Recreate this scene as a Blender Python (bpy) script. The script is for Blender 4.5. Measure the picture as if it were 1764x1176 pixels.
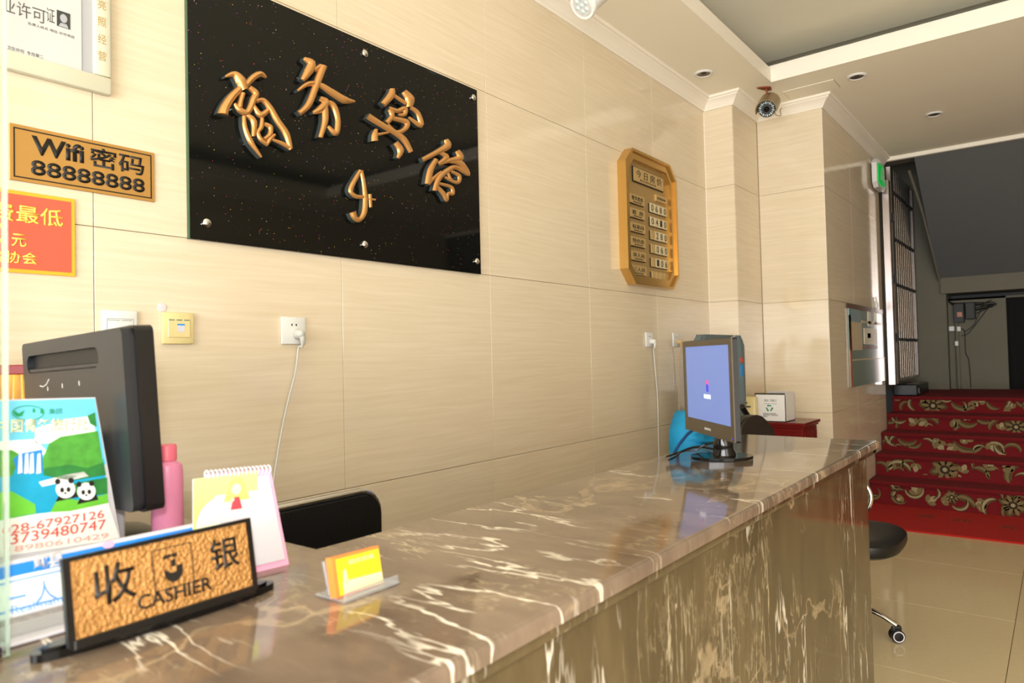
import bpy, bmesh, math, random
from mathutils import Vector, Matrix
random.seed(7)
for o in list(bpy.data.objects): bpy.data.objects.remove(o)
SC = bpy.context.scene
COL = SC.collection
PI = math.pi

# ------------------------------------------------------------------ camera, sky, lights
F = 1198.0; CAM = Vector((0, -1.937, 1.25))
pitch, yaw, roll = .02453, .66847, -.02337
fwd = Vector((math.cos(yaw)*math.cos(pitch), math.sin(yaw)*math.cos(pitch), math.sin(pitch)))
rt0 = Vector((math.sin(yaw), -math.cos(yaw), 0)); up0 = rt0.cross(fwd)
RT = rt0*math.cos(roll)+up0*math.sin(roll); UP = -rt0*math.sin(roll)+up0*math.cos(roll)
cd = bpy.data.cameras.new('camera'); cam = bpy.data.objects.new('camera', cd); COL.objects.link(cam)
cd.sensor_width = 36; cd.lens = F/1764*36; cd.clip_start = .02
cam.matrix_world = Matrix(((RT.x, UP.x, -fwd.x, CAM.x), (RT.y, UP.y, -fwd.y, CAM.y), (RT.z, UP.z, -fwd.z, CAM.z), (0, 0, 0, 1)))
cd.dof.use_dof = True; cd.dof.focus_distance = 2.5; cd.dof.aperture_fstop = 5.0
SC.camera = cam
SC.view_settings.view_transform = 'Standard'; SC.view_settings.look = 'None'
SC.view_settings.gamma = 1; SC.view_settings.use_curve_mapping = False
SC.view_settings.exposure = 0.05
W = bpy.data.worlds.new('world'); SC.world = W; W.use_nodes = True
W.node_tree.nodes['Background'].inputs[0].default_value = (.93, .97, 1, 1)
W.node_tree.nodes['Background'].inputs[1].default_value = 2.5

def area(name, loc, target, sx, sy, power, col):
    l = bpy.data.lights.new(name, 'AREA'); l.shape = 'RECTANGLE'; l.size = sx; l.size_y = sy
    l.energy = power; l.color = col
    o = bpy.data.objects.new(name, l); COL.objects.link(o); o.location = loc
    o.rotation_euler = (Vector(target)-Vector(loc)).to_track_quat('-Z', 'Y').to_euler()
    return o
# daylight through the glazed shopfront behind the camera, the camera's own flash, and an added fill light by the opposite wall, which has no door
area('shopfront_daylight', (-3.12, -2.65, 1.15), (3, -1.9, 2.3), 3.8, 2.2, 340, (.97, .985, 1))
area('camera_flash', (-.06, -2.0, 1.40), (2.2, -.3, 1.35), .07, .05, 10, (1, .98, .96))
area('side_fill', (-.4, -4.7, 1.2), (1.9, 0, 1.9), 2.6, 2.0, 52, (.97, .985, 1))

# ------------------------------------------------------------------ pixel -> world helpers (1764 x 1176 frame)
def ray(px, py): return fwd + RT*((px-882)/F) + UP*(-(py-588)/F)
def hy(px, py, y): r = ray(px, py); return CAM + r*((y-CAM.y)/r.y)
def hx(px, py, x): r = ray(px, py); return CAM + r*((x-CAM.x)/r.x)
def hz(px, py, z): r = ray(px, py); return CAM + r*((z-CAM.z)/r.z)
def hd(px, py, d): return CAM + ray(px, py)*d

# ------------------------------------------------------------------ materials
def s2l(c): return tuple((v/12.92 if v <= .04045 else ((v+.055)/1.055)**2.4) for v in [x/255 for x in c])
MATS = {}
def mat(name, rgb, rough=.5, metal=0, spec=.5, emit=0, trans=0, ior=1.45, coat=0, alpha=1, noise=None, bump=None):
    if name in MATS: return MATS[name]
    m = bpy.data.materials.new(name); m.use_nodes = True; nt = m.node_tree
    b = nt.nodes['Principled BSDF']; c = s2l(rgb)+(1,)
    b.inputs['Base Color'].default_value = c; b.inputs['Roughness'].default_value = rough
    b.inputs['Metallic'].default_value = metal; b.inputs['Specular IOR Level'].default_value = spec
    b.inputs['IOR'].default_value = ior; b.inputs['Transmission Weight'].default_value = trans
    b.inputs['Coat Weight'].default_value = coat; b.inputs['Alpha'].default_value = alpha
    if emit: b.inputs['Emission Color'].default_value = c; b.inputs['Emission Strength'].default_value = emit
    if noise:
        sc, amt = noise
        tc = nt.nodes.new('ShaderNodeTexCoord'); n = nt.nodes.new('ShaderNodeTexNoise'); n.inputs['Scale'].default_value = sc
        n.inputs['Detail'].default_value = 5
        mx = nt.nodes.new('ShaderNodeMix'); mx.data_type = 'RGBA'
        mx.inputs[6].default_value = tuple(v*(1-amt) for v in c[:3])+(1,); mx.inputs[7].default_value = tuple(min(1, v*(1+amt)) for v in c[:3])+(1,)
        nt.links.new(tc.outputs['Object'], n.inputs['Vector']); nt.links.new(n.outputs['Fac'], mx.inputs[0]); nt.links.new(mx.outputs[2], b.inputs['Base Color'])
    if bump:
        sc, st = bump
        tc = nt.nodes.new('ShaderNodeTexCoord'); n = nt.nodes.new('ShaderNodeTexNoise'); n.inputs['Scale'].default_value = sc
        bp = nt.nodes.new('ShaderNodeBump'); bp.inputs['Strength'].default_value = st; bp.inputs['Distance'].default_value = .01
        nt.links.new(tc.outputs['Object'], n.inputs['Vector']); nt.links.new(n.outputs['Fac'], bp.inputs['Height']); nt.links.new(bp.outputs[0], b.inputs['Normal'])
    MATS[name] = m; return m

def N(nt, t, **k):
    n = nt.nodes.new(t)
    for a, v in k.items():
        if a.startswith('i_'): n.inputs[a[2:].replace('_', ' ')].default_value = v
        else: setattr(n, a, v)
    return n
def ramp(nt, fac, stops):
    r = nt.nodes.new('ShaderNodeValToRGB'); nt.links.new(fac, r.inputs[0]); e = r.color_ramp.elements
    while len(e) < len(stops): e.new(.5)
    for k, (p, c) in zip(e, stops): k.position = p; k.color = (c if len(c) == 4 else tuple(c)+(1,))
    return r.outputs[0]
def mapping(nt, scale, rot=(0, 0, 0), loc=(0, 0, 0)):
    tc = nt.nodes.new('ShaderNodeNewGeometry'); mp = nt.nodes.new('ShaderNodeMapping')
    mp.inputs['Scale'].default_value = scale; mp.inputs['Rotation'].default_value = rot; mp.inputs['Location'].default_value = loc
    nt.links.new(tc.outputs['Position'], mp.inputs[0]); return mp.outputs[0]
def mixc(nt, fac, a, b, mode='MIX'):
    m = nt.nodes.new('ShaderNodeMix'); m.data_type = 'RGBA'; m.blend_type = mode
    for i, v in ((0, fac), (6, a), (7, b)):
        if hasattr(v, 'is_output') or isinstance(v, bpy.types.NodeSocket): nt.links.new(v, m.inputs[i])
        elif i == 0: m.inputs[i].default_value = v
        else: m.inputs[i].default_value = tuple(v)+(1,)
    return m.outputs[2]
def math_(nt, op, a, b=None):
    m = nt.nodes.new('ShaderNodeMath'); m.operation = op
    for i, v in enumerate((a, b)):
        if v is None: continue
        if isinstance(v, bpy.types.NodeSocket): nt.links.new(v, m.inputs[i])
        else: m.inputs[i].default_value = v
    return m.outputs[0]

def tile_mat(name, lo, hi, rough, ax):
    # horizontally grained porcelain; ax = horizontal stretch per axis
    m = bpy.data.materials.new(name); m.use_nodes = True; nt = m.node_tree; b = nt.nodes['Principled BSDF']
    w = N(nt, 'ShaderNodeTexNoise', i_Scale=1.0, i_Detail=3.0); nt.links.new(mapping(nt, (2.2, 2.2, 5)), w.inputs['Vector'])
    add = nt.nodes.new('ShaderNodeVectorMath'); add.operation = 'MULTIPLY_ADD'
    nt.links.new(w.outputs['Color'], add.inputs[0]); add.inputs[1].default_value = (0, 0, 2.6)
    nt.links.new(mapping(nt, (2.6, 2.6, 74)), add.inputs[2])
    n = N(nt, 'ShaderNodeTexNoise', i_Scale=1.0, i_Detail=5.0, i_Roughness=.62); nt.links.new(add.outputs[0], n.inputs['Vector'])
    big = N(nt, 'ShaderNodeTexNoise', i_Scale=1.3, i_Detail=2.0); nt.links.new(mapping(nt, (1, 1, 3)), big.inputs['Vector'])
    f = math_(nt, 'ADD', math_(nt, 'MULTIPLY', n.outputs['Fac'], .8), math_(nt, 'MULTIPLY', big.outputs['Fac'], .2))
    mid = tuple((a+c)/2 for a, c in zip(lo, hi))
    c = ramp(nt, f, [(.30, s2l(lo)), (.5, s2l(mid)), (.68, s2l(hi))])
    nt.links.new(c, b.inputs['Base Color']); b.inputs['Roughness'].default_value = rough
    b.inputs['Specular IOR Level'].default_value = .5
    MATS[name] = m; return m
tile_mat('wall_porcelain', (213, 196, 166), (226, 211, 186), .09, 0)

def marble_mat(name, base, base2, rough=.07, lo=.49, vs=1.0):
    m = bpy.data.materials.new(name); m.use_nodes = True; nt = m.node_tree; b = nt.nodes['Principled BSDF']
    # cloudy body
    cl = N(nt, 'ShaderNodeTexNoise', i_Scale=1.0, i_Detail=6.0, i_Roughness=.6); nt.links.new(mapping(nt, (9, 3.2, 3.2)), cl.inputs['Vector'])
    body = ramp(nt, cl.outputs['Fac'], [(.3, s2l(base)), (.7, s2l(base2))])
    wn = N(nt, 'ShaderNodeTexNoise', i_Scale=1.0, i_Detail=4.0); nt.links.new(mapping(nt, (5, 5, 5)), wn.inputs['Vector'])
    def vein(scale, loc, amp, width, soft, rot=(0, 0, 0)):
        a = nt.nodes.new('ShaderNodeVectorMath'); a.operation = 'MULTIPLY_ADD'
        nt.links.new(wn.outputs['Color'], a.inputs[0]); a.inputs[1].default_value = (amp, amp, amp)
        nt.links.new(mapping(nt, scale, rot, loc), a.inputs[2])
        n = N(nt, 'ShaderNodeTexNoise', i_Scale=1.0, i_Detail=5.0, i_Roughness=.55); nt.links.new(a.outputs[0], n.inputs['Vector'])
        d = math_(nt, 'ABSOLUTE', math_(nt, 'SUBTRACT', n.outputs['Fac'], .5))
        return ramp(nt, d, [(0, (1, 1, 1)), (width, (.9, .9, .9)), (width+soft, (0, 0, 0))])
    def mask(scale, loc, lo, hi):
        n = N(nt, 'ShaderNodeTexNoise', i_Scale=1.0, i_Detail=2.0); nt.links.new(mapping(nt, scale, (0, 0, 0), loc), n.inputs['Vector'])
        return ramp(nt, n.outputs['Fac'], [(lo, (0, 0, 0)), (hi, (1, 1, 1))])
    v1 = math_(nt, 'MULTIPLY', vein((9.5, 1.5, 1.1), (1.3, 4, .4), .25, .003, .008, (0, 0, .10)), mask((5, 2.6, 2.6), (3, 1, 7), lo, lo+.12))
    v2 = math_(nt, 'MULTIPLY', vein((20, 3.0, 2.4), (9, 2, 5), .45, .003, .010), mask((7, 4, 4), (8, 3, 2), .54, .68))
    v3 = math_(nt, 'MULTIPLY', vein((26, 11, 11), (2, 8, 1), 1.4, .008, .02), mask((6, 6, 6), (5, 5, 1), .52, .66))
    v4 = math_(nt, 'MULTIPLY', vein((1.0, 2.6, 1.6), (5, 1.6, 3), .7, .004, .012), mask((2, 2, 2), (1, 9, 4), .42, .55))
    c = mixc(nt, math_(nt, 'MULTIPLY', v3, .35), body, s2l((190, 172, 138)))
    c = mixc(nt, math_(nt, 'MULTIPLY', v4, .5), c, s2l((190, 168, 134)))
    c = mixc(nt, math_(nt, 'MULTIPLY', v2, .8*vs), c, s2l((206, 192, 160)))
    c = mixc(nt, math_(nt, 'MULTIPLY', v1, vs), c, s2l((240, 232, 214)))
    nt.links.new(c, b.inputs['Base Color']); b.inputs['Roughness'].default_value = rough
    MATS[name] = m; return m
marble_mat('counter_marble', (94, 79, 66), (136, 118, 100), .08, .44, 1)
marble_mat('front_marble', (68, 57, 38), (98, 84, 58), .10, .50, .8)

def glitter_mat():
    m = bpy.data.materials.new('black_glitter_glass'); m.use_nodes = True; nt = m.node_tree; b = nt.nodes['Principled BSDF']
    v = N(nt, 'ShaderNodeTexVoronoi', i_Scale=150.0, i_Randomness=1.0); nt.links.new(mapping(nt, (1, 1, 1)), v.inputs['Vector'])
    dot = ramp(nt, v.outputs['Distance'], [(0, (1, 1, 1)), (.2, (0, 0, 0))])
    wn = N(nt, 'ShaderNodeTexWhiteNoise'); nt.links.new(v.outputs['Position'], wn.inputs['Vector'])
    sel = ramp(nt, wn.outputs['Value'], [(.86, (0, 0, 0)), (1, (1, 1, 1))])
    hue = N(nt, 'ShaderNodeHueSaturation', i_Saturation=1.6, i_Value=1.6); nt.links.new(wn.outputs['Color'], hue.inputs['Color'])
    c = mixc(nt, math_(nt, 'MULTIPLY', dot, sel), s2l((14, 15, 13)), hue.outputs[0])
    nt.links.new(c, b.inputs['Base Color']); b.inputs['Roughness'].default_value = .04
    b.inputs['Specular IOR Level'].default_value = .3
    MATS['black_glitter_glass'] = m
glitter_mat()

def M(n): return MATS[n]
mat('grout', (172, 152, 120), .8)
mat('plaster', (243, 236, 216), .7); mat('trim_white', (240, 232, 216), .45); mat('tray_plaster', (222, 218, 200), .75)
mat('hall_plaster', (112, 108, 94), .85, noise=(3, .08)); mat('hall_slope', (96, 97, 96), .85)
mat('black', (14, 14, 15), .3); mat('black_gloss', (10, 10, 11), .07); mat('black_matte', (22, 22, 23), .55)
mat('monitor_grey', (38, 40, 45), .42, bump=(900, .1)); mat('monitor_edge', (20, 20, 22), .35)
mat('bezel', (72, 62, 48), .25); mat('white_plastic', (222, 222, 218), .25); mat('cream_plastic', (222, 204, 146), .3)
mat('grey_plastic', (196, 196, 190), .35); mat('chrome', (225, 225, 225), .08, 1); mat('steel', (196, 184, 180), .26, 1)
mat('brass', (206, 164, 92), .2, .75); mat('brass_brushed', (176, 146, 92), .38, .5); mat('brass_plate', (200, 170, 112), .35, .4); mat('plate_pale', (206, 190, 150), .35)
mat('letter_gold', (214, 160, 98), .3, .7); mat('letter_side', (74, 82, 80), .12, .3)
mat('gold_board', (196, 150, 82), .38, .55); mat('print_black', (24, 20, 17), .5)
mat('red_print', (238, 92, 70), .35); mat('orange_border', (240, 170, 50), .35); mat('yellow_print', (250, 226, 90), .4)
mat('paper', (196, 195, 192), .6, noise=(6, .04)); mat('paper_grey', (166, 166, 170), .6); mat('cream_frame', (204, 200, 178), .35)
mat('ink_grey', (84, 80, 78), .6); mat('pale_gold', (170, 142, 84), .5)
mat('glass_pane', (225, 244, 236), .02, trans=1, ior=1.45, spec=.5); mat('glass_edge', (206, 226, 214), .12, trans=.6)
mat('clear_plastic', (240, 242, 244), .12, trans=.85, ior=1.3)
mat('pink', (240, 150, 190), .35); mat('pink_cap', (242, 120, 142), .4); mat('pink_card', (246, 178, 208), .5)
mat('card_white', (208, 205, 212), .55); mat('leather', (14, 14, 15), .38, bump=(240, .15)); mat('blue_cloth', (12, 130, 176), .75, bump=(30, .3))
mat('blue_dark', (10, 60, 110), .7); mat('chair_grey', (96, 108, 112), .5); mat('red_wood', (108, 20, 16), .22, noise=(12, .3))
mat('carpet_red', (108, 5, 14), .95, noise=(120, .18), bump=(500, .5)); mat('mat_red', (176, 22, 14), .9, noise=(160, .15), bump=(600, .5))
mat('carpet_tan', (112, 94, 60), .95, noise=(150, .2)); mat('carpet_cream', (146, 132, 98), .95); mat('carpet_dark', (44, 32, 20), .95)
mat('carpet_olive', (78, 62, 32), .95, noise=(150, .2)); mat('mat_text', (96, 50, 26), .9)
mat('floor_porcelain', (206, 188, 152), .07, noise=(40, .05)); mat('floor_grout', (104, 86, 62), .8)
mat('rust', (128, 62, 30), .6); mat('camera_body', (150, 130, 96), .35, .3); mat('led_ring', (190, 205, 205), .2)
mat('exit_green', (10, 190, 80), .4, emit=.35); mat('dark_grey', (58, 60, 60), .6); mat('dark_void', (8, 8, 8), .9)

# ------------------------------------------------------------------ mesh helpers
def ob(name, bm, m, parent=None, smooth=False, **props):
    me = bpy.data.meshes.new(name); bmesh.ops.recalc_face_normals(bm, faces=bm.faces); bm.to_mesh(me); bm.free()
    for mm in (m if isinstance(m, (list, tuple)) else [m]): me.materials.append(M(mm) if isinstance(mm, str) else mm)
    if smooth:
        me.polygons.foreach_set('use_smooth', [True]*len(me.polygons))
        if smooth != 2:
            try: me.set_sharp_from_angle(angle=math.radians(40))
            except Exception: pass
    o = bpy.data.objects.new(name, me); COL.objects.link(o)
    if parent: o.parent = parent
    for k, v in props.items(): o[k] = v
    return o
def BM(): return bmesh.new()
def box(bm, a, b, bev=0, seg=2, mtx=None):
    a = Vector(a); b = Vector(b); g = bmesh.ops.create_cube(bm, size=1)['verts']
    c = (a+b)/2; s = b-a
    for v in g: v.co = Vector((v.co.x*s.x, v.co.y*s.y, v.co.z*s.z))+c
    if bev:
        es = list({e for v in g for e in v.link_edges})
        r = bmesh.ops.bevel(bm, geom=es, offset=bev, segments=seg, affect='EDGES', profile=.5, clamp_overlap=True)
        g = list({v for f in r['faces'] for v in f.verts} | {v for v in g if v.is_valid})
    if mtx:
        for v in g: v.co = mtx @ v.co
    return bm
def prism(bm, pts, z0, z1, mtx=None):
    n = len(pts); lo = [bm.verts.new((p[0], p[1], z0)) for p in pts]; hi = [bm.verts.new((p[0], p[1], z1)) for p in pts]
    bm.faces.new(hi); bm.faces.new(lo[::-1])
    for i in range(n): bm.faces.new((lo[i], lo[(i+1) % n], hi[(i+1) % n], hi[i]))
    if mtx:
        for v in lo+hi: v.co = mtx @ v.co
    return bm
def ring_prism(bm, outer, inner, z0, z1):
    n = len(outer)
    A = [bm.verts.new((p[0], p[1], z0)) for p in outer]; B = [bm.verts.new((p[0], p[1], z1)) for p in outer]
    Cc = [bm.verts.new((p[0], p[1], z1)) for p in inner]; D = [bm.verts.new((p[0], p[1], z0)) for p in inner]
    for i in range(n):
        j = (i+1) % n
        for P, Q in ((A, B), (B, Cc), (Cc, D), (D, A)): bm.faces.new((P[i], P[j], Q[j], Q[i]))
    return bm
def lathe(bm, prof, seg=32, mtx=None):
    rings = []
    for r, z in prof: rings.append([bm.verts.new((r*math.cos(2*PI*i/seg), r*math.sin(2*PI*i/seg), z)) for i in range(seg)])
    for a, b in zip(rings, rings[1:]):
        for i in range(seg): bm.faces.new((a[i], a[(i+1) % seg], b[(i+1) % seg], b[i]))
    bm.faces.new(rings[0][::-1]); bm.faces.new(rings[-1])
    if mtx:
        for rg in rings:
            for v in rg: v.co = mtx @ v.co
    return bm
def tube(bm, pts, r, seg=10, mtx=None, closed=False):
    pts = [Vector(p) for p in pts]; n = len(pts); rs = r if isinstance(r, (list, tuple)) else [r]*n
    prev = None; rings = []
    for i, p in enumerate(pts):
        if closed: t = (pts[(i+1) % n]-pts[i-1])
        else: t = (pts[min(i+1, n-1)]-pts[max(i-1, 0)])
        t.normalize()
        if prev is None:
            a = Vector((0, 0, 1)) if abs(t.z) < .9 else Vector((1, 0, 0)); u = t.cross(a).normalized()
        else: u = (prev-t*prev.dot(t)).normalized()
        prev = u; w = t.cross(u)
        rings.append([bm.verts.new(p+(u*math.cos(2*PI*k/seg)+w*math.sin(2*PI*k/seg))*rs[i]) for k in range(seg)])
    m = n if closed else n-1
    for i in range(m):
        a, b = rings[i], rings[(i+1) % n]
        for k in range(seg): bm.faces.new((a[k], a[(k+1) % seg], b[(k+1) % seg], b[k]))
    if not closed: bm.faces.new(rings[0][::-1]); bm.faces.new(rings[-1])
    if mtx:
        for rg in rings:
            for v in rg: v.co = mtx @ v.co
    return bm
def smoothpts(pts, n=6, closed=False):
    pts = [Vector(p) for p in pts]; out = []; L = len(pts)
    for i in range(L if closed else L-1):
        p0, p1, p2, p3 = (pts[(i-1) % L] if closed or i > 0 else pts[0]), pts[i], pts[(i+1) % L], (pts[(i+2) % L] if closed or i+2 < L else pts[-1])
        for k in range(n):
            t = k/n
            out.append(.5*((2*p1)+(p2-p0)*t+(2*p0-5*p1+4*p2-p3)*t*t+(3*p1-p0-3*p2+p3)*t**3))
    if not closed: out.append(pts[-1])
    return out
def rrect(x0, y0, x1, y1, r, n=5):
    o = []
    for cx, cy, a in ((x1-r, y1-r, 0), (x0+r, y1-r, 90), (x0+r, y0+r, 180), (x1-r, y0+r, 270)):
        for k in range(n+1):
            t = math.radians(a+90*k/n); o.append((cx+r*math.cos(t), cy+r*math.sin(t)))
    return o
def ell(cx, cy, rx, ry, n=28, rot=0, a0=0, a1=360):
    o = []
    for k in range(n):
        t = math.radians(a0+(a1-a0)*k/(n if a1-a0 == 360 else n-1)); x, y = rx*math.cos(t), ry*math.sin(t)
        o.append((cx+x*math.cos(rot)-y*math.sin(rot), cy+x*math.sin(rot)+y*math.cos(rot)))
    return o
def frame(p, ux, uy):
    ux = Vector(ux).normalized(); uy = Vector(uy); uy = (uy-ux*uy.dot(ux)).normalized(); uz = ux.cross(uy); p = Vector(p)
    return Matrix(((ux.x, uy.x, uz.x, p.x), (ux.y, uy.y, uz.y, p.y), (ux.z, uy.z, uz.z, p.z), (0, 0, 0, 1)))
def wallframe(x, z, y=0): return frame((x, y, z), (1, 0, 0), (0, 0, 1))
def thing(name, label, cat, mtx, group=None):
    if not isinstance(mtx, Matrix): mtx = Matrix.Translation(Vector(mtx))
    o = bpy.data.objects.new(name, None); o.empty_display_size = .05; COL.objects.link(o); o.matrix_world = mtx
    o['label'] = label; o['category'] = cat
    if group: o['group'] = group
    return o
def struct(name, bm, m, parent=None, **k):
    o = ob(name, bm, m, parent, **k)
    if parent is None: o['kind'] = 'structure'
    return o
def text(name, s, m, parent, x, y, w, h, z=0, ex=.0006, keep=False, bold=0):
    """lettering fitted into the rectangle (x, y, w, h) of the parent's local plane"""
    cu = bpy.data.curves.new(name, 'FONT'); cu.body = s; cu.extrude = 0; cu.offset = bold; cu.resolution_u = 3
    t = bpy.data.objects.new(name, cu); COL.objects.link(t)
    bpy.context.view_layer.update()
    me = bpy.data.meshes.new_from_object(t.evaluated_get(bpy.context.evaluated_depsgraph_get()))
    bpy.data.objects.remove(t)
    if len(me.vertices) == 0: return None
    bm = BM(); bm.from_mesh(me); bpy.data.meshes.remove(me)
    xs = [v.co.x for v in bm.verts]; ys = [v.co.y for v in bm.verts]
    x0, x1, y0, y1 = min(xs), max(xs), min(ys), max(ys)
    sx = w/max(1e-6, x1-x0); sy = h/max(1e-6, y1-y0)
    if keep: sx = sy = min(sx, sy)
    r = bmesh.ops.extrude_face_region(bm, geom=bm.faces[:])
    nv = {v for v in r['geom'] if isinstance(v, bmesh.types.BMVert)}
    for v in bm.verts:
        v.co = Vector((x+(v.co.x-x0)*sx, y+(v.co.y-y0)*sy, z+(ex if v in nv else 0)))
    return ob(name, bm, m, parent)
def flat(name, pts, m, parent, z, t=.0004):
    bm = BM(); prism(bm, pts, z, z+t); return ob(name, bm, m, parent)

# ================================================================== THE ROOM
CEIL = 3.04; CB = 2.962
XS = [-3.2, -2.44, -1.66, -.86, -.07, .732, 1.513, 2.305, 3.115, 3.895, 4.70]
ZS = [0, .018, .818, 1.613, 2.413, 3.03]
def tile_mesh(w, h, t=.008):
    bm = BM(); box(bm, (.001, -t, .001), (w-.001, 0, h-.001), .0008, 1); return bm
bm = BM(); box(bm, (-3.3, .006, 0), (4.9, .2, 3.3)); wl = struct('wall_left', bm, 'grout')
def tiles(parent, runs, zs, place):
    for a, b in runs:
        for c, d in zip(zs, zs[1:]):
            if d-c < .05: continue
            o = ob('wall_tile', tile_mesh(b-a, d-c), 'wall_porcelain', parent)
            o.matrix_world = place(a) @ Matrix.Translation((0, 0, c))
ZT = [.018, .818, 1.613, 2.413, 3.03]
tiles(wl, list(zip(XS, XS[1:])), ZT, lambda a: Matrix.Translation((a, .006, 0)))
# pilaster and corner block
def face_x(X):   # a face looking towards -x; local run goes towards -y
    return lambda a: Matrix.Translation((X, a, 0)) @ Matrix.Rotation(-PI/2, 4, 'Z')
bm = BM(); box(bm, (4.708, -.200, 0), (5.4, .2, 3.3)); wp = struct('wall_pilaster', bm, 'grout')
def tiles_x(parent, X, y0, y1, zs):
    for c, d in zip(zs, zs[1:]):
        bm = BM(); box(bm, (0, y1+.001, c+.001), (.008, y0-.001, d-.001), .0008, 1)
        o = ob('wall_tile', bm, 'wall_porcelain', parent); o.location.x = X
tiles_x(wp, 4.70, -.002, -.208, ZT)
def tiles_y(parent, Y, xs, zs):
    for a, b in zip(xs, xs[1:]):
        for c, d in zip(zs, zs[1:]):
            bm = BM(); box(bm, (a+.001, 0, c+.001), (b-.001, .008, d-.001), .0008, 1)
            o = ob('wall_tile', bm, 'wall_porcelain', parent); o.location.y = Y
tiles_y(wp, -.208, [4.709, 5.189], ZT)
bm = BM(); box(bm, (5.198, -.657, 0), (7.10, .2, 3.3)); wf = struct('wall_far', bm, 'grout')
tiles_x(wf, 5.19, -.21, -.665, ZT)
tiles_y(wf, -.665, [5.199, 5.98, 6.78, 7.09], ZT)
bm = BM(); box(bm, (5.190, -.6665, 0), (5.196, -.664, 2.96)); 
struct('trim_corner', bm, 'trim_white')
bm = BM(); tube(bm, [(4.699, -.002, 0), (4.699, -.002, 2.96)], .004, 6); struct('trim_sealant', bm, 'trim_white')

# crown moulding, mitred segment by segment
path = [(-3.2, 0), (4.70, 0), (4.70, -.208), (5.19, -.208), (5.19, -.665), (7.27, -.665)]
prof = [(0, CB), (.012, CB), (.014, CB+.008), (.022, CB+.014), (.026, CB+.022), (.036, CB+.034), (.050, CB+.046), (.064, CB+.054), (.066, CB+.060), (.078, CB+.063), (.080, CEIL-.004), (.084, CEIL), (0, CEIL)]
def rn(a, b):
    d = Vector((b[0]-a[0], b[1]-a[1])).normalized(); return Vector((d.y, -d.x))
for i in range(len(path)-1):
    a, b = path[i], path[i+1]; n = rn(a, b)
    n0 = n + (rn(path[i-1], a) if i > 0 else Vector((0, 0))); n1 = n + (rn(b, path[i+2]) if i+2 < len(path) else Vector((0, 0)))
    bm = BM()
    A = [bm.verts.new((a[0]+n0.x*d, a[1]+n0.y*d, z)) for d, z in prof]; B = [bm.verts.new((b[0]+n1.x*d, b[1]+n1.y*d, z)) for d, z in prof]
    for k in range(len(prof)-1): bm.faces.new((A[k], A[k+1], B[k+1], B[k]))
    bm.faces.new(A); bm.faces.new(B)
    struct('trim_%d' % (i+1), bm, 'trim_white', smooth=True)

# ceiling with its recessed tray
TX0, TX1, TY0, TY1 = -1.6, 4.676, -4.3, -.481
bm = BM(); T = .09
for a, b in (((-3.3, TY1, CEIL), (7.25, .2, CEIL+T)), ((-3.3, -5.2, CEIL), (7.25, TY0, CEIL+T)), ((TX1, TY0, CEIL), (7.25, TY1, CEIL+T)), ((-3.3, TY0, CEIL), (TX0, TY1, CEIL+T))): box(bm, a, b)
ce = struct('ceiling', bm, 'plaster')
bm = BM(); g = .035
ring_prism(bm, [(TX0-.3, TY0-.3), (TX1+.3, TY0-.3), (TX1+.3, TY1+.3), (TX0-.3, TY1+.3)], [(TX0-g, TY0-g), (TX1+g, TY0-g), (TX1+g, TY1+g), (TX0-g, TY1+g)], CEIL+T, CEIL+T+.035)
ob('tray_lip', bm, 'trim_white', ce)
bm = BM(); ring_prism(bm, [(TX0, TY0), (TX1, TY0), (TX1, TY1), (TX0, TY1)], [(TX0+.006, TY0+.006), (TX1-.006, TY0+.006), (TX1-.006, TY1-.006), (TX0+.006, TY1-.006)], CEIL-.001, CEIL+T)
ob('tray_fascia', bm, 'trim_white', ce)
bm = BM(); box(bm, (TX0-.3, TY0-.3, CEIL+.26), (TX1+.3, TY1+.3, CEIL+.3)); ob('tray_panel', bm, 'tray_plaster', ce)
bm = BM(); box(bm, (-3.3, -5.2, CEIL+.3), (7.25, .2, CEIL+.34)); ob('slab', bm, 'tray_plaster', ce)
bm = BM(); box(bm, (4.90, -.815, CEIL-.003), (5.075, -.49, CEIL+.001)); ob('access_hatch', bm, 'plaster', ce)
bm = BM()
for a, b in (((4.90, -.4905, CEIL-.0034), (5.075, -.489, CEIL)), ((4.90, -.817, CEIL-.0034), (5.075, -.8155, CEIL))): box(bm, a, b)
ob('hatch_gap', bm, 'grout', ce)
bm = BM(); box(bm, (7.24, -5.2, CEIL-.035), (7.285, -.60, CEIL+.1), .004, 1); struct('trim_7', bm, 'trim_white')
bm = BM(); box(bm, (7.285, -5.2, CEIL-.02), (7.5, -.5, CEIL+.4)); struct('wall_header', bm, 'hall_plaster')

# floor: grouted slab under separate porcelain tiles
bm = BM(); box(bm, (-3.3, -5.2, -.1), (9.3, .2, -.006)); fl = struct('floor', bm, 'floor_grout')
fx = [-3.2, -2.66, -1.84, -1.02, -.2, .62, 1.44, 2.26, 3.078, 3.908, 4.73, 5.55, 6.26]; fy = [-.0, -.09, -.91, -1.73, -2.55, -3.37, -4.19, -5.0]
for a, b in zip(fx, fx[1:]):
    for c, d in zip(fy, fy[1:]):
        bm = BM(); box(bm, (.0012, d-c+.0012, -.006), (b-a-.0012, -.0012, 0), .0006, 1)
        o = ob('floor_tile', bm, 'floor_porcelain', fl); o.location = (a, c, 0)

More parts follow.
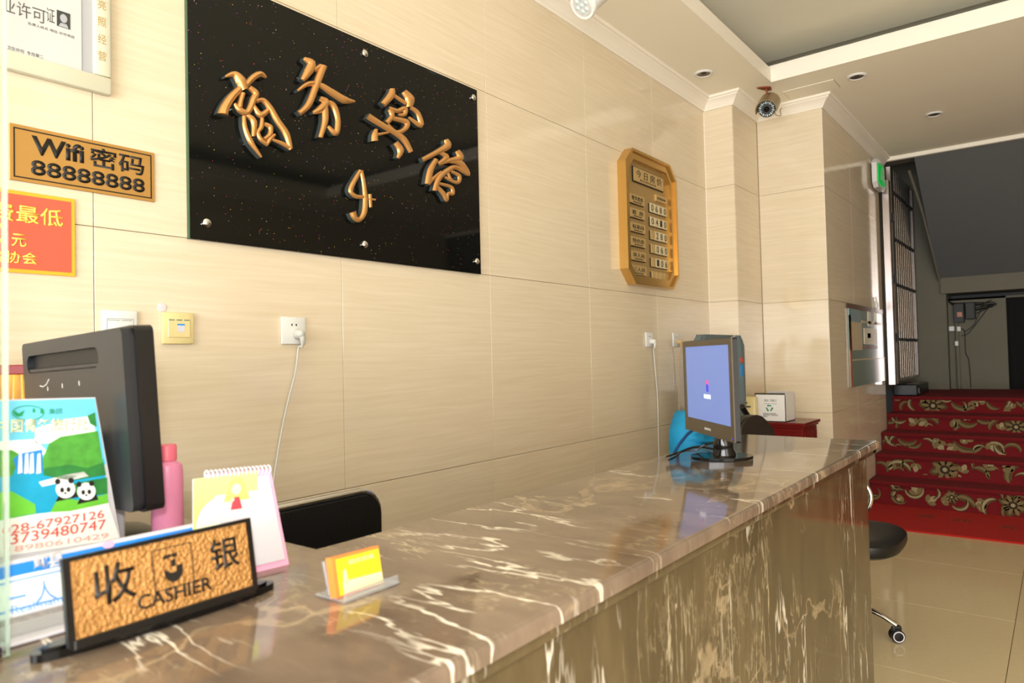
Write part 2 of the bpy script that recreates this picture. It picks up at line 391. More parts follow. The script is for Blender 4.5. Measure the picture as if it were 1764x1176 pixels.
# unseen sides of the room: opposite wall, glazed shopfront behind the camera
bm = BM(); box(bm, (-3.3, -5.3, 0), (7.3, -5.0, 3.3)); struct('wall_right', bm, 'wall_porcelain')
bm = BM()
for a, b in (((-3.4, -5.2, 2.7), (-3.2, .2, 3.3)), ((-3.4, -5.2, 0), (-3.2, -4.7, 2.7)), ((-3.4, -.5, 0), (-3.2, .2, 2.7))): box(bm, a, b)
struct('wall_front', bm, 'plaster')
bm = BM()
for y in (-4.7, -3.65, -2.6, -1.55, -.53): box(bm, (-3.33, y, 0), (-3.27, y+.05, 2.7))
box(bm, (-3.33, -4.7, 2.64), (-3.27, -.5, 2.7)); struct('door_1', bm, 'steel')
# stair hall beyond the tiled corner
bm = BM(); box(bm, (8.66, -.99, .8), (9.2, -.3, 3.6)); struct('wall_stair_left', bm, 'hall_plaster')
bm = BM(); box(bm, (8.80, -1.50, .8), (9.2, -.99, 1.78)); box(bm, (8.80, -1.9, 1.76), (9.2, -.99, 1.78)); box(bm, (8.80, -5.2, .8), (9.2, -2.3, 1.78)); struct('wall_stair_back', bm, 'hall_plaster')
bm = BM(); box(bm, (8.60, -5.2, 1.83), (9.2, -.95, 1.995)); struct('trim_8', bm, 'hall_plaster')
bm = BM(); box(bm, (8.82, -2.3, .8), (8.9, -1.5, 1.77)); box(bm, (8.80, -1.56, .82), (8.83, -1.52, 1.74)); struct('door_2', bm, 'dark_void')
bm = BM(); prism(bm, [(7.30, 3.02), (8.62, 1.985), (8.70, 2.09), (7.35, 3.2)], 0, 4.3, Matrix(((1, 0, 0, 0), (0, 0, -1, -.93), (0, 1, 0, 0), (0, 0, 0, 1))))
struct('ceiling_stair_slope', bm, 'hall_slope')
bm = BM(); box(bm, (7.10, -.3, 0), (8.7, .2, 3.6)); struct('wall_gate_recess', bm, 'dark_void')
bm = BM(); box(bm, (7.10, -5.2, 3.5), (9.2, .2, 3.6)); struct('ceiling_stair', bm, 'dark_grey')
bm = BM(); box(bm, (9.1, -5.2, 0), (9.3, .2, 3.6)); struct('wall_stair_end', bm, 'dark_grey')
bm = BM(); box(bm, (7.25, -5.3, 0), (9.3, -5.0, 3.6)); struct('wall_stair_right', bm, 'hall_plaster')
bm = BM(); tube(bm, smoothpts([hx(1566, 295, 7.4)+Vector((0, 0, 0)), hx(1590, 370, 7.9), hx(1618, 482, 8.58)], 4), .012, 8); struct('trim_9', bm, 'hall_plaster')

# ================================================================== CARPETED STAIRS
NZ = [.195, .375, .530, .672, .815]; X0 = 6.26; TR = .272
bm = BM()
pts = [(X0, 0)]
for i, z in enumerate(NZ):
    x = X0+i*TR
    pts += [(x+.012, z-.045), (x-.004, z-.03), (x-.010, z-.014), (x-.004, z-.002), (x+.012, z)]
    if i < 4: pts += [(x+TR-.004, z+.002)]
pts += [(8.80, NZ[-1]), (8.80, -.005), (X0, -.005)]
prism(bm, pts, 0, 4.3, Matrix(((1, 0, 0, 0), (0, 0, -1, -.672), (0, 1, 0, 0), (0, 0, 0, 1))))
st = thing('carpeted_stairs', 'flight of stairs covered in dark red floral carpet leading up to the landing', 'stairs', (X0, -1.6, 0))
o = ob('stair_carpet', bm, 'carpet_red', st, smooth=True); o.matrix_world = Matrix.Identity(4)
# woven flowers and scrolls, raised pile on each riser / nosing
PAR = st
def petal(cx, cy, r, a, w=.42):
    o = []
    for t, s in ((.12, .25), (.35, .8), (.6, 1), (.82, .75), (1, 0), (.82, -.75), (.6, -1), (.35, -.8), (.12, -.25)):
        o.append((cx+r*(t*math.cos(a)-s*w*.5*math.sin(a)), cy+r*(t*math.sin(a)+s*w*.5*math.cos(a))))
    return o
def crescent(cx, cy, r, a0, a1, w):
    n = 12; o = []
    for k in range(n+1):
        t = math.radians(a0+(a1-a0)*k/n); ww = w*math.sin(PI*min(1, (k/n)*.9+.1)); o.append((cx+(r+ww/2)*math.cos(t), cy+(r+ww/2)*math.sin(t)))
    for k in range(n, -1, -1):
        t = math.radians(a0+(a1-a0)*k/n); ww = w*math.sin(PI*min(1, (k/n)*.9+.1)); o.append((cx+(r-ww/2)*math.cos(t), cy+(r-ww/2)*math.sin(t)))
    return o
def clip(pts, lo, hi):
    out = [(max(.008, x), min(hi, max(lo, y))) for x, y in pts]; r = []
    for p in out:
        if not r or (abs(p[0]-r[-1][0])+abs(p[1]-r[-1][1])) > 1e-5: r.append(p)
    return r
def extra(i):
    rr = random.Random(40+i); o = []
    for k in range(30):
        u = .04+k*.098+rr.uniform(-.02, .02); v = rr.uniform(.02, .15); q = rr.random()
        if q < .45: a = rr.uniform(0, 360); o.append(('S', u, v, rr.uniform(.035, .065), a, a+rr.uniform(140, 220), 'c' if rr.random() < .4 else 't'))
        else: o.append(('L', u, v, rr.uniform(.06, .09), rr.uniform(0, 6.28)))
    return o
def riser_art(i, items):
    z0 = (NZ[i-1] if i else 0)+.004; z1 = NZ[i]-.012; H = z1-z0; x = X0+i*TR+(.003 if i else 0)
    def add(nm, pts, m, d):
        pts = clip(pts, .001, H)
        if len(pts) < 3: return
        bm = BM(); bmesh.ops.recalc_face_normals
        prism(bm, pts, 0, d)
        o = ob(nm, bm, m, PAR); o.matrix_world = frame((x+.008, -.67, z0), (0, -1, 0), (0, 0, 1)) @ Matrix.Translation((0, 0, .006))
        try: bmz = None
        except Exception: pass
    for it in extra(i)+items:
        k, u, v, r = it[:4]; r *= 1.12 if k == 'F' else 1.0
        if k == 'F':
            for j in range(8):
                a = j*2*PI/8+.3*u*7; add('woven_petal', petal(u, v, r*(1 if j % 2 else .88), a, .55), 'carpet_olive', .005)
            for j in range(8):
                a = j*2*PI/8+.3*u*7; add('woven_petal', petal(u, v, r*.82, a, .30), 'carpet_tan', .007)
            add('woven_flower_eye', ell(u, v, r*.30, r*.30, 14), 'carpet_dark', .0085); add('woven_flower_centre', ell(u, v, r*.15, r*.15, 10), 'carpet_cream', .010)
        if k == 'S':
            a0, a1 = it[4], it[5]; add('woven_scroll', crescent(u, v, r, a0, a1, r*.62), 'carpet_olive', .005); add('woven_scroll', crescent(u, v, r*1.06, a0+8, a1-8, r*.26), 'carpet_cream' if it[-1] == 'c' else 'carpet_tan', .007)
        if k == 'L':
            a = it[4]; 
            for q, (da, s) in enumerate(((0, 1), (.7, .75), (-.7, .75))): add('woven_leaf', petal(u, v, r*s, a+da, .5), 'carpet_cream' if q == 0 else 'carpet_tan', .005+.0006*q)
riser_art(0, [('S', .03, .09, .045, 150, 420), ('S', .12, .12, .06, -60, 120, 'c'), ('S', .22, .08, .055, 60, 330), ('S', .20, .14, .02, 0, 300), ('L', .40, .05, .09, .6), ('L', .34, .10, .09, 1.9), ('L', .50, .06, .07, .5), ('S', .63, .03, .085, 10, 150), ('F', .57, .11, .05), ('L', .78, .10, .07, 3.6), ('F', .95, .09, .085), ('S', .84, .05, .07, 80, 230, 'c'), ('F', 1.45, .09, .085)])
riser_art(1, [('S', .17, .03, .085, 10, 175, 'c'), ('S', .17, .03, .04, 20, 170), ('F', .50, .08, .105), ('L', .30, .12, .08, 4.6), ('S', .72, .04, .07, 0, 130), ('L', .78, .10, .09, 1.1), ('S', 1.0, .06, .09, 100, 250), ('L', .88, .12, .1, .5), ('F', 1.4, .08, .09)])
riser_art(2, [('S', .12, .12, .08, 160, 270, 'c'), ('S', .20, .13, .075, 200, 340), ('S', .13, .03, .02, 20, 200, 'c'), ('L', .42, .10, .10, 5.1), ('S', .64, .12, .10, 190, 350), ('L', .60, .08, .06, 1.2), ('L', .78, .11, .09, 5.2), ('S', .90, .09, .08, 180, 300, 'c'), ('S', 1.2, .1, .08, 180, 340)])
riser_art(3, [('S', .10, .12, .06, 190, 330, 'c'), ('S', .32, .04, .075, 10, 180), ('S', .33, .03, .025, 10, 190, 'c'), ('L', .50, .10, .09, 5.4), ('S', .48, .06, .06, 260, 420), ('S', .62, .13, .08, 190, 330), ('F', .95, .055, .085), ('S', .84, .04, .07, 90, 200)])
riser_art(4, [('F', .33, .055, .105), ('S', .20, .07, .06, 120, 280, 'c'), ('S', .56, .12, .09, 200, 350), ('L', .60, .05, .07, .5), ('S', .80, .10, .06, 180, 300), ('L', .92, .04, .07, 1.9), ('S', 1.0, .12, .05, 180, 350)])
# red welcome mat at the foot
bm = BM(); 
mp = [hz(1489, 894, .004), hz(1541.8, 912.4, .004), hz(1764, 937, .004)]
prism(bm, [(5.70, -.70), (5.44, -.98), (5.47, -2.6), (6.25, -2.6), (6.25, -.70)], .0005, .012)
mt = thing('red_mat', 'red carpet mat with faded lettering at the foot of the stairs', 'mat', (5.9, -1.6, 0))
o = ob('mat_pile', bm, 'mat_red', mt); o.matrix_world = Matrix.Identity(4)
mi = frame((5.55, -1.05, .0121), (0, -1, 0), (1, 0, 0))
for s, u, v, w, h in (('欢', .0, .33, .13, .14), ('迎', .22, .33, .12, .12), ('光', .50, .25, .12, .14), ('临', .72, .2, .12, .14)):
    o = text('mat_letter', s, 'mat_text', mt, u, v, w, h, ex=.0006)
    if o: o.matrix_world = mi
# dark landing edge under the gate
bm = BM(); box(bm, (7.37, -.88, .8165), (8.05, -.675, .925), .01, 1); box(bm, (7.40, -.90, .83), (7.52, -.87, .90), .008, 1)
t = thing('threshold_block', 'black block under the foot of the steel gate beside the stairs', 'block', (7.5, -.75, .8165))
o = ob('block', bm, 'black', t); o.matrix_world = Matrix.Identity(4)

# ================================================================== STEEL GATE
t = thing('steel_bar_gate', 'tall stainless steel gate of vertical bars standing open left of the stairs', 'gate', (7.4, -.72, .93))
def wput(o): o.matrix_world = Matrix.Identity(4); return o
gy = -.72
bm = BM(); box(bm, (7.09, gy-.03, .93), (7.16, gy+.03, 2.80), .004, 1); wput(ob('gate_post', bm, 'steel', t))
bm = BM(); box(bm, (7.26, gy-.02, .93), (7.33, gy+.02, 2.96), .004, 1); wput(ob('gate_stile', bm, 'steel', t))
bm = BM(); box(bm, (8.50, gy-.015, .95), (8.54, gy+.015, 2.96), .004, 1); wput(ob('gate_stile', bm, 'steel', t))
for k in range(10):
    bm = BM(); x = 7.43+k*.107; tube(bm, [(x, gy, .955), (x, gy, 2.98)], .0045, 8); wput(ob('gate_bar', bm, 'steel', t, smooth=True))
for z in (.965, 1.345, 1.865, 2.30, 2.745):
    bm = BM(); box(bm, (7.33, gy-.016, z-.014), (8.50, gy+.016, z+.014), .003, 1); wput(ob('gate_rail', bm, 'dark_grey' if z > 1 else 'steel', t))
for z in (1.36, 1.90, 2.47):
    bm = BM(); tube(bm, [(7.22, gy-.03, z-.04), (7.22, gy-.03, z+.04)], .017, 10); box(bm, (7.13, gy-.035, z-.035), (7.30, gy-.03, z+.035)); wput(ob('hinge', bm, 'dark_grey', t))

# exit sign
t = thing('exit_sign', 'small green lit exit sign in white frame high on the wall by the gate', 'sign', wallframe(6.72, 2.70, -.685))
bm = BM(); hexp = [(0, .02), (0, .19), (.05, .23), (.30, .23), (.35, .19), (.35, .02), (.30, -.02), (.05, -.02)]
prism(bm, hexp, 0, .04); ob('frame', bm, 'white_plastic', t)
bm = BM(); prism(bm, [(.035+x*.8, .025+y*.75) for x, y in hexp], .04, .045); ob('panel', bm, 'exit_green', t)
for sh in ([(.16, .06), (.20, .06), (.24, .11), (.27, .07), (.31, .07), (.27, .14), (.30, .16), (.24, .17), (.19, .13), (.22, .11)], ell(.29, .185, .018, .018, 10), [(.34, .06), (.40, .06), (.40, .19), (.34, .19)]):
    flat('pictogram', [(x*.75, y*.9) for x, y in sh], 'white_plastic', t, .045, .001)

# coloured panels imitating a mirror-like patch of shelves on the glossy far wall
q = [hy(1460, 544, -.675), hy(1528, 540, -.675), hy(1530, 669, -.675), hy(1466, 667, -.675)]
t = thing('patch_board', 'flat board imitating a mirror-like patch of shelves and teal on the tiled wall beside the gate', 'board', wallframe(q[3].x, q[3].z, -.667))
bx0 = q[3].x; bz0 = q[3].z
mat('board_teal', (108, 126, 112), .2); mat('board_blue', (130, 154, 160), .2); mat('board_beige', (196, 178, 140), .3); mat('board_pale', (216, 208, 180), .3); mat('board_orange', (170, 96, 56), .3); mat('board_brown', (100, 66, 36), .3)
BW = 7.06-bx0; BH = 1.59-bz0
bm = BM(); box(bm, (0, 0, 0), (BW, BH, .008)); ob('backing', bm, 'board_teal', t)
for nm, r, m in (('patch_panel', (.0, .0, .06, .55), 'board_orange'), ('patch_panel', (.03, .0, BW, .20), 'board_teal'), ('patch_panel', (.03, .20, BW, .21), 'board_beige'), ('patch_panel', (0, .28, .42, .50), 'board_beige'), ('patch_panel', (.44, .29, 1.0, .32), 'board_brown'), ('patch_panel', (.0, .50, .40, .60), 'board_blue'), ('patch_panel', (.5, .33, 1.0, .46), 'board_pale'), ('patch_panel', (.62, .38, .74, .42), 'board_blue'), ('patch_panel', (.42, .50, 1.2, .52), 'board_beige'), ('patch_panel', (.66, .48, .78, .60), 'board_pale'), ('patch_panel', (.92, .50, 1.0, .60), 'board_pale'), ('patch_panel', (-.05, .60, BW, .64), 'board_brown')):
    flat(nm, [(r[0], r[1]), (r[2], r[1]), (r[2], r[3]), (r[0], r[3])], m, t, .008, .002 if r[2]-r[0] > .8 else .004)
t = thing('white_bottle', 'tiny white bottle standing on top of the board by the gate', 'bottle', (6.76, -.676, bz0+.64))
bm = BM(); lathe(bm, [(.012, 0), (.016, .01), (.016, .05), (.007, .07), (.007, .10), (.009, .103)], 14); ob('body', bm, 'white_plastic', t, smooth=True)

# electrical box, pipe and cables on the stair wall
t = thing('fuse_box', 'grey electric fuse box with tangled black cables on the dim stair wall', 'electrical box', (8.78, -1.1, 1.5))
bm = BM(); box(bm, (8.70, -1.14, 1.52), (8.80, -1.05, 1.72), .004, 1); box(bm, (8.70, -1.24, 1.55), (8.80, -1.15, 1.73), .01, 1); wput(ob('casing', bm, 'dark_grey', t))
bm = BM(); box(bm, (8.695, -1.125, 1.58), (8.70, -1.08, 1.63)); wput(ob('sticker', bm, 'board_orange', t))
random.seed(3)
for k in range(9):
    y0 = -1.03-.03*k; a = Vector((8.74, -1.0, 1.76-.01*random.random())); b = Vector((8.76, -1.38-.05*random.random(), 1.74-.07*random.random()))
    mid = (a+b)/2+Vector((0, 0, -.01-.13*random.random()*(k % 3)/2)); bm = BM(); tube(bm, smoothpts([a, a*.7+mid*.3+Vector((0, 0, -.02)), mid, b], 4), .005, 6); wput(ob('cable', bm, 'black_matte', t))
for pts in ([(8.79, -1.30, 1.70), (8.79, -1.22, 1.5), (8.79, -1.13, 1.42)], [(8.79, -1.36, 1.68), (8.79, -1.25, 1.52), (8.79, -1.16, 1.40), (8.79, -1.1, 1.38)], [(8.79, -1.08, 1.44), (8.79, -1.13, 1.435), (8.79, -1.135, 1.2), (8.79, -1.16, 1.12), (8.79, -1.17, .83)]):
    bm = BM(); tube(bm, smoothpts(pts, 4), .004, 6); wput(ob('cable', bm, 'black_matte', t))
t = thing('wall_conduit', 'vertical pale conduit with white junction boxes under the fuse box', 'pipe', (8.79, -1.03, .82))
bm = BM(); tube(bm, [(8.78, -1.065, .82), (8.78, -1.065, 1.52)], .02, 10); wput(ob('pipe', bm, 'hall_plaster', t, smooth=True))
for y, z, w in ((-1.02, 1.46, .05), (-1.085, 1.455, .035), (-1.06, 1.30, .032)):
    bm = BM(); box(bm, (8.745, y-w/2, z-.025), (8.77, y+w/2, z+.025), .004, 1); wput(ob('junction_box', bm, 'white_plastic', t))

# ================================================================== CEILING FITTINGS
def downlight(p, label):
    t = thing('downlight', label, 'ceiling light', (p.x, p.y, CEIL), 'recessed ceiling downlights')
    bm = BM(); prof = [(.040, 0), (.058, 0), (.060, -.004), (.054, -.010), (.046, -.010), (.040, -.004)]
    n = 32; rings = [[bm.verts.new((r*math.cos(2*PI*k/n), r*math.sin(2*PI*k/n), z)) for k in range(n)] for r, z in prof]
    for i in range(len(prof)):
        a, b = rings[i], rings[(i+1) % len(prof)]
        for k in range(n): bm.faces.new((a[k], a[(k+1) % n], b[(k+1) % n], b[k]))
    ob('ring', bm, 'white_plastic', t, smooth=True)
    bm = BM(); lathe(bm, [(.0, -.0015), (.018, -.0012), (.030, -.003), (.041, -.0055), (.041, -.0005), (0, -.0005)], 24); ob('reflector', bm, 'lamp_reflector', t, smooth=True)
    bm = BM(); lathe(bm, [(.0001, -.008), (.012, -.007), (.017, -.0025), (.0001, -.002)], 16); ob('bulb', bm, 'dark_grey', t, smooth=True)
mat('lamp_reflector', (110, 92, 66), .3, .7)
downlight(hz(1212, 126, CEIL), 'recessed downlight in ceiling strip nearest the crown of the sign wall')
downlight(hz(1476, 131, CEIL), 'recessed downlight right of the security camera, beyond the tray edge')
downlight(hz(1609, 196, CEIL), 'recessed downlight farthest away, near the stair hall edge')

# track spotlight at the top of frame
A_ = hz(992, 8, CEIL-.14); sp = hd(1000, 8, 2.95); ax = (hd(1072, -45, 2.98)-hd(1004, 12, 2.86)).normalized()
t = thing('spotlight', 'white cylindrical spotlight hanging from the ceiling above the sign wall', 'spotlight', frame(hd(1002, 10, 2.86), UP, ax.cross(UP)) )
Rz = Matrix.Rotation(0, 4, 'Z')
def axm(p, d):
    return Matrix.Translation(p) @ d.to_track_quat('Z', 'Y').to_matrix().to_4x4()
t.matrix_world = axm(hd(1003, 9, 2.86), ax)
bm = BM(); lathe(bm, [(.045, 0), (.058, -.002), (.061, .004), (.061, .014), (.052, .018), (.050, .15), (.044, .17), (.02, .175)], 32); ob('housing', bm, 'white_plastic', t, smooth=True)
bm = BM(); lathe(bm, [(.044, -.004), (.046, -.001), (.046, .0), (.001, .0), (.001, -.004)], 24); ob('lens', bm, 'grey_plastic', t)
for k in range(7):
    a = 2*PI*k/6; r = .026 if k < 6 else 0
    bm = BM(); lathe(bm, [(.0001, -.009), (.006, -.008), (.010, -.004), (.010, -.003)], 10, Matrix.Translation((r*math.cos(a), r*math.sin(a), 0))); ob('led', bm, 'glass_pane' if 0 else 'led_ring', t, smooth=True)
bm = BM(); e = t.matrix_world.inverted(); top = Vector((t.matrix_world @ Vector((0, 0, .12)))); tube(bm, [e @ top, e @ Vector((top.x, top.y, CEIL-.002))], .008, 10); ob('stem', bm, 'white_plastic', t)

# bullet security camera
cp = hz(1320, 151, CEIL)
t = thing('security_camera', 'bullet security camera with ring of infrared lights hanging from a rusty ceiling bracket', 'security camera', (cp.x, cp.y, CEIL))
dist = (cp-CAM).dot(fwd); c0 = hd(1321, 187, dist-.05); look = (CAM-c0-RT*.9+Vector((0, 0, -1.7))).normalized()
ti = t.matrix_world.inverted()
def L(p): return ti @ Vector(p)
bm = BM(); prism(bm, [(x*.62, y*.9) for x, y in [(-.11, -.01), (-.05, .015), (0, .03), (.04, .055), (.075, .03), (.05, -.01), (.02, -.03), (-.03, -.03), (-.08, -.025)]], -.008, 0, Matrix.Rotation(-.9, 4, 'Z')); ob('bracket_plate', bm, 'rust', t)
bm = BM(); tp = L(c0)+Vector((0, 0, .05)); tube(bm, [Vector((0, 0, -.004)), Vector((.004, -.003, -.05)), Vector((-.003, .003, -.08)), tp], .006, 8); tube(bm, [Vector((.012, -.01, -.04)), Vector((.014, -.012, -.08)), tp], .004, 6); ob('arm', bm, 'rust', t)
bm = BM(); R = axm(L(c0), look) @ Matrix.Scale(1.28, 4); lathe(bm, [(.040, -.11), (.046, -.10), (.046, .0), (.043, .004)], 28, R); ob('body', bm, 'camera_body', t, smooth=True)
bm = BM(); n = 20
for k in range(n):
    a0, a1 = math.radians(20+320*k/n-70), math.radians(20+320*(k+1)/n-70)
quatU = look.to_track_quat('Z', 'Y').to_matrix(); upl = quatU.inverted() @ Vector((0, 0, 1)); aup = math.atan2(upl.y, upl.x)
pin = []; pout = []
for k in range(17):
    a = aup+math.radians(-105+210*k/16); pin.append((.050*math.cos(a), .050*math.sin(a))); pout.append((.054*math.cos(a), .054*math.sin(a)))
prism(bm, pin+pout[::-1], -.12, .035, R); ob('sun_hood', bm, 'camera_body', t)
bm = BM(); lathe(bm, [(.001, .004), (.041, .004), (.043, .006), (.001, .007)], 28, R); ob('front_glass', bm, 'dark_grey', t)
bm = BM()
for k in range(20):
    a = 2*PI*k/20
    for r in (.030, .036) if k % 2 else (.033,): lathe(bm, [(.0001, .007), (.0035, .0075), (.0035, .0095), (.0001, .0105)], 8, R @ Matrix.Translation((r*math.cos(a), r*math.sin(a), 0)))
ob('infrared_lights', bm, 'led_ring', t)
bm = BM(); lathe(bm, [(.001, .007), (.014, .007), (.014, .013), (.008, .014), (.001, .012)], 20, R); ob('lens', bm, 'black_gloss', t, smooth=True)
bm = BM(); d = dist-.02; tube(bm, smoothpts([L(hd(1333, 190, d)), L(hd(1337, 198, d)), L(hd(1345, 199, d)), L(hd(1344, 190, d)), L(hd(1347, 186, d+.1))], 5), .003, 6); ob('cable', bm, 'camera_body', t)

# ================================================================== COUNTER
CT = .95
t = thing('reception_counter', 'long L shaped reception counter of veined brown marble', 'counter', (1, -1.2, 0))
cf = -1.452; cbk = -.993; CXE = 2.565
outline = [(-.8, cf), (CXE, cf), (CXE, cbk-.02), (CXE-.02, cbk), (.677, cbk), (.677, -.03), (-.8, -.03)]
bm = BM(); prism(bm, outline, CT-.022, CT)
es = [e for e in bm.edges if all(abs(v.co.z-CT) < 1e-5 for v in e.verts)]
bmesh.ops.bevel(bm, geom=es, offset=.009, segments=4, affect='EDGES', profile=.5)
wput(ob('worktop', bm, 'counter_marble', t, smooth=True))
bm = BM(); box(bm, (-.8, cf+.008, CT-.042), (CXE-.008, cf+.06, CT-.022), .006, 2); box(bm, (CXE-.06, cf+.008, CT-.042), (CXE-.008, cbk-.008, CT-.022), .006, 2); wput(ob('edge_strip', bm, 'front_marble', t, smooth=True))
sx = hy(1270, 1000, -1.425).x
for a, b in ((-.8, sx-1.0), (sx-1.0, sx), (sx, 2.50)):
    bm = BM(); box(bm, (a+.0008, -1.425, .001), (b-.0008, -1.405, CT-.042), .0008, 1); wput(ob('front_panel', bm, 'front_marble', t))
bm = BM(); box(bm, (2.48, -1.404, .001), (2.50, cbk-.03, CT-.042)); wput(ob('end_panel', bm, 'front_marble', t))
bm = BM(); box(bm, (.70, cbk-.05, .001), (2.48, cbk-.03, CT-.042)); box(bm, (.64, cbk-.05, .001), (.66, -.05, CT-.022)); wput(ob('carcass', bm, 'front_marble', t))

# ================================================================== BIG BLACK SIGN
x0, x1, z0, z1 = .976, 2.231, 1.610, 2.398
t = thing('hotel_name_sign', 'large black glitter glass sign with raised gold calligraphy on the tiled wall', 'sign', wallframe(x0, z0, -.0025))
bm = BM(); box(bm, (0, 0, 0), (x1-x0, z1-z0, .014), .001, 1); ob('board', bm, 'black_glitter_glass', t)
SY = -.0165; ti = t.matrix_world.inverted()
mat('green_edge', (52, 84, 58), .2); bm = BM(); box(bm, (-.0015, 0, 0), (.0, z1-z0, .014)); ob('polished_edge', bm, 'green_edge', t)
for px, py in ((628, 92), (815, 168), (356, 384), (628, 421), (821, 450)):
    bm = BM(); p = ti @ hy(px, py, SY-.003); lathe(bm, [(.0125, -.004), (.0125, .004), (.009, .0075), (.001, .009)], 20, Matrix.Translation((p.x, p.y, .014+.003))); ob('stud', bm, 'chrome', t, smooth=True)
LY = -.040
def stroke(bmT, bmS, pts, ws, org, sc):
    P = smoothpts([Vector((p[0], p[1], 0)) for p in pts], 5); n = len(P); k = len(ws)
    wl = []
    for i in range(n):
        f = i/(n-1)*(k-1); j = min(int(f), k-2) if k > 1 else 0; wl.append(ws[j]+(ws[j+1]-ws[j])*(f-j) if k > 1 else ws[0])
    prof = [(-1, 0), (-.92, .28), (-.6, .62), (0, .8), (.6, .62), (.92, .28), (1, 0)]
    rings = []; base = []
    for i in range(n):
        tn = (P[min(i+1, n-1)]-P[max(i-1, 0)]).normalized(); nr = Vector((-tn.y, tn.x, 0))
        row = []
        for s, h in prof:
            q = P[i]+nr*wl[i]*s; w = ti @ hy(org[0]+q.x/sc, org[1]+q.y/sc, LY+.004)
            hh = wl[i]/sc*.0022*h; row.append(bmT.verts.new((w.x, w.y, .014+.020+hh)))
        rings.append(row)
        b = []
        for s in (-1, 1):
            q = P[i]+nr*wl[i]*s*.97; w = ti @ hy(org[0]+q.x/sc, org[1]+q.y/sc, LY+.004); b.append((w.x, w.y))
        base.append(b)
    for a, b in zip(rings, rings[1:]):
        for j in range(len(prof)-1): bmT.faces.new((a[j], a[j+1], b[j+1], b[j]))
    for rg, pc in ((rings[0], P[0]), (rings[-1], P[-1])): bmT.faces.new(rg)
    for s in (0, 1):
        lo = [bmS.verts.new((b[s][0], b[s][1], .0142)) for b in base]; hi = [bmS.verts.new((b[s][0], b[s][1], .0341)) for b in base]
        for i in range(n-1): bmS.faces.new((lo[i], lo[i+1], hi[i+1], hi[i]))
    for i in (0, n-1):
        v = [bmS.verts.new((*base[i][0], .0142)), bmS.verts.new((*base[i][1], .0142)), bmS.verts.new((*base[i][1], .0341)), bmS.verts.new((*base[i][0], .0341))]; bmS.faces.new(v)
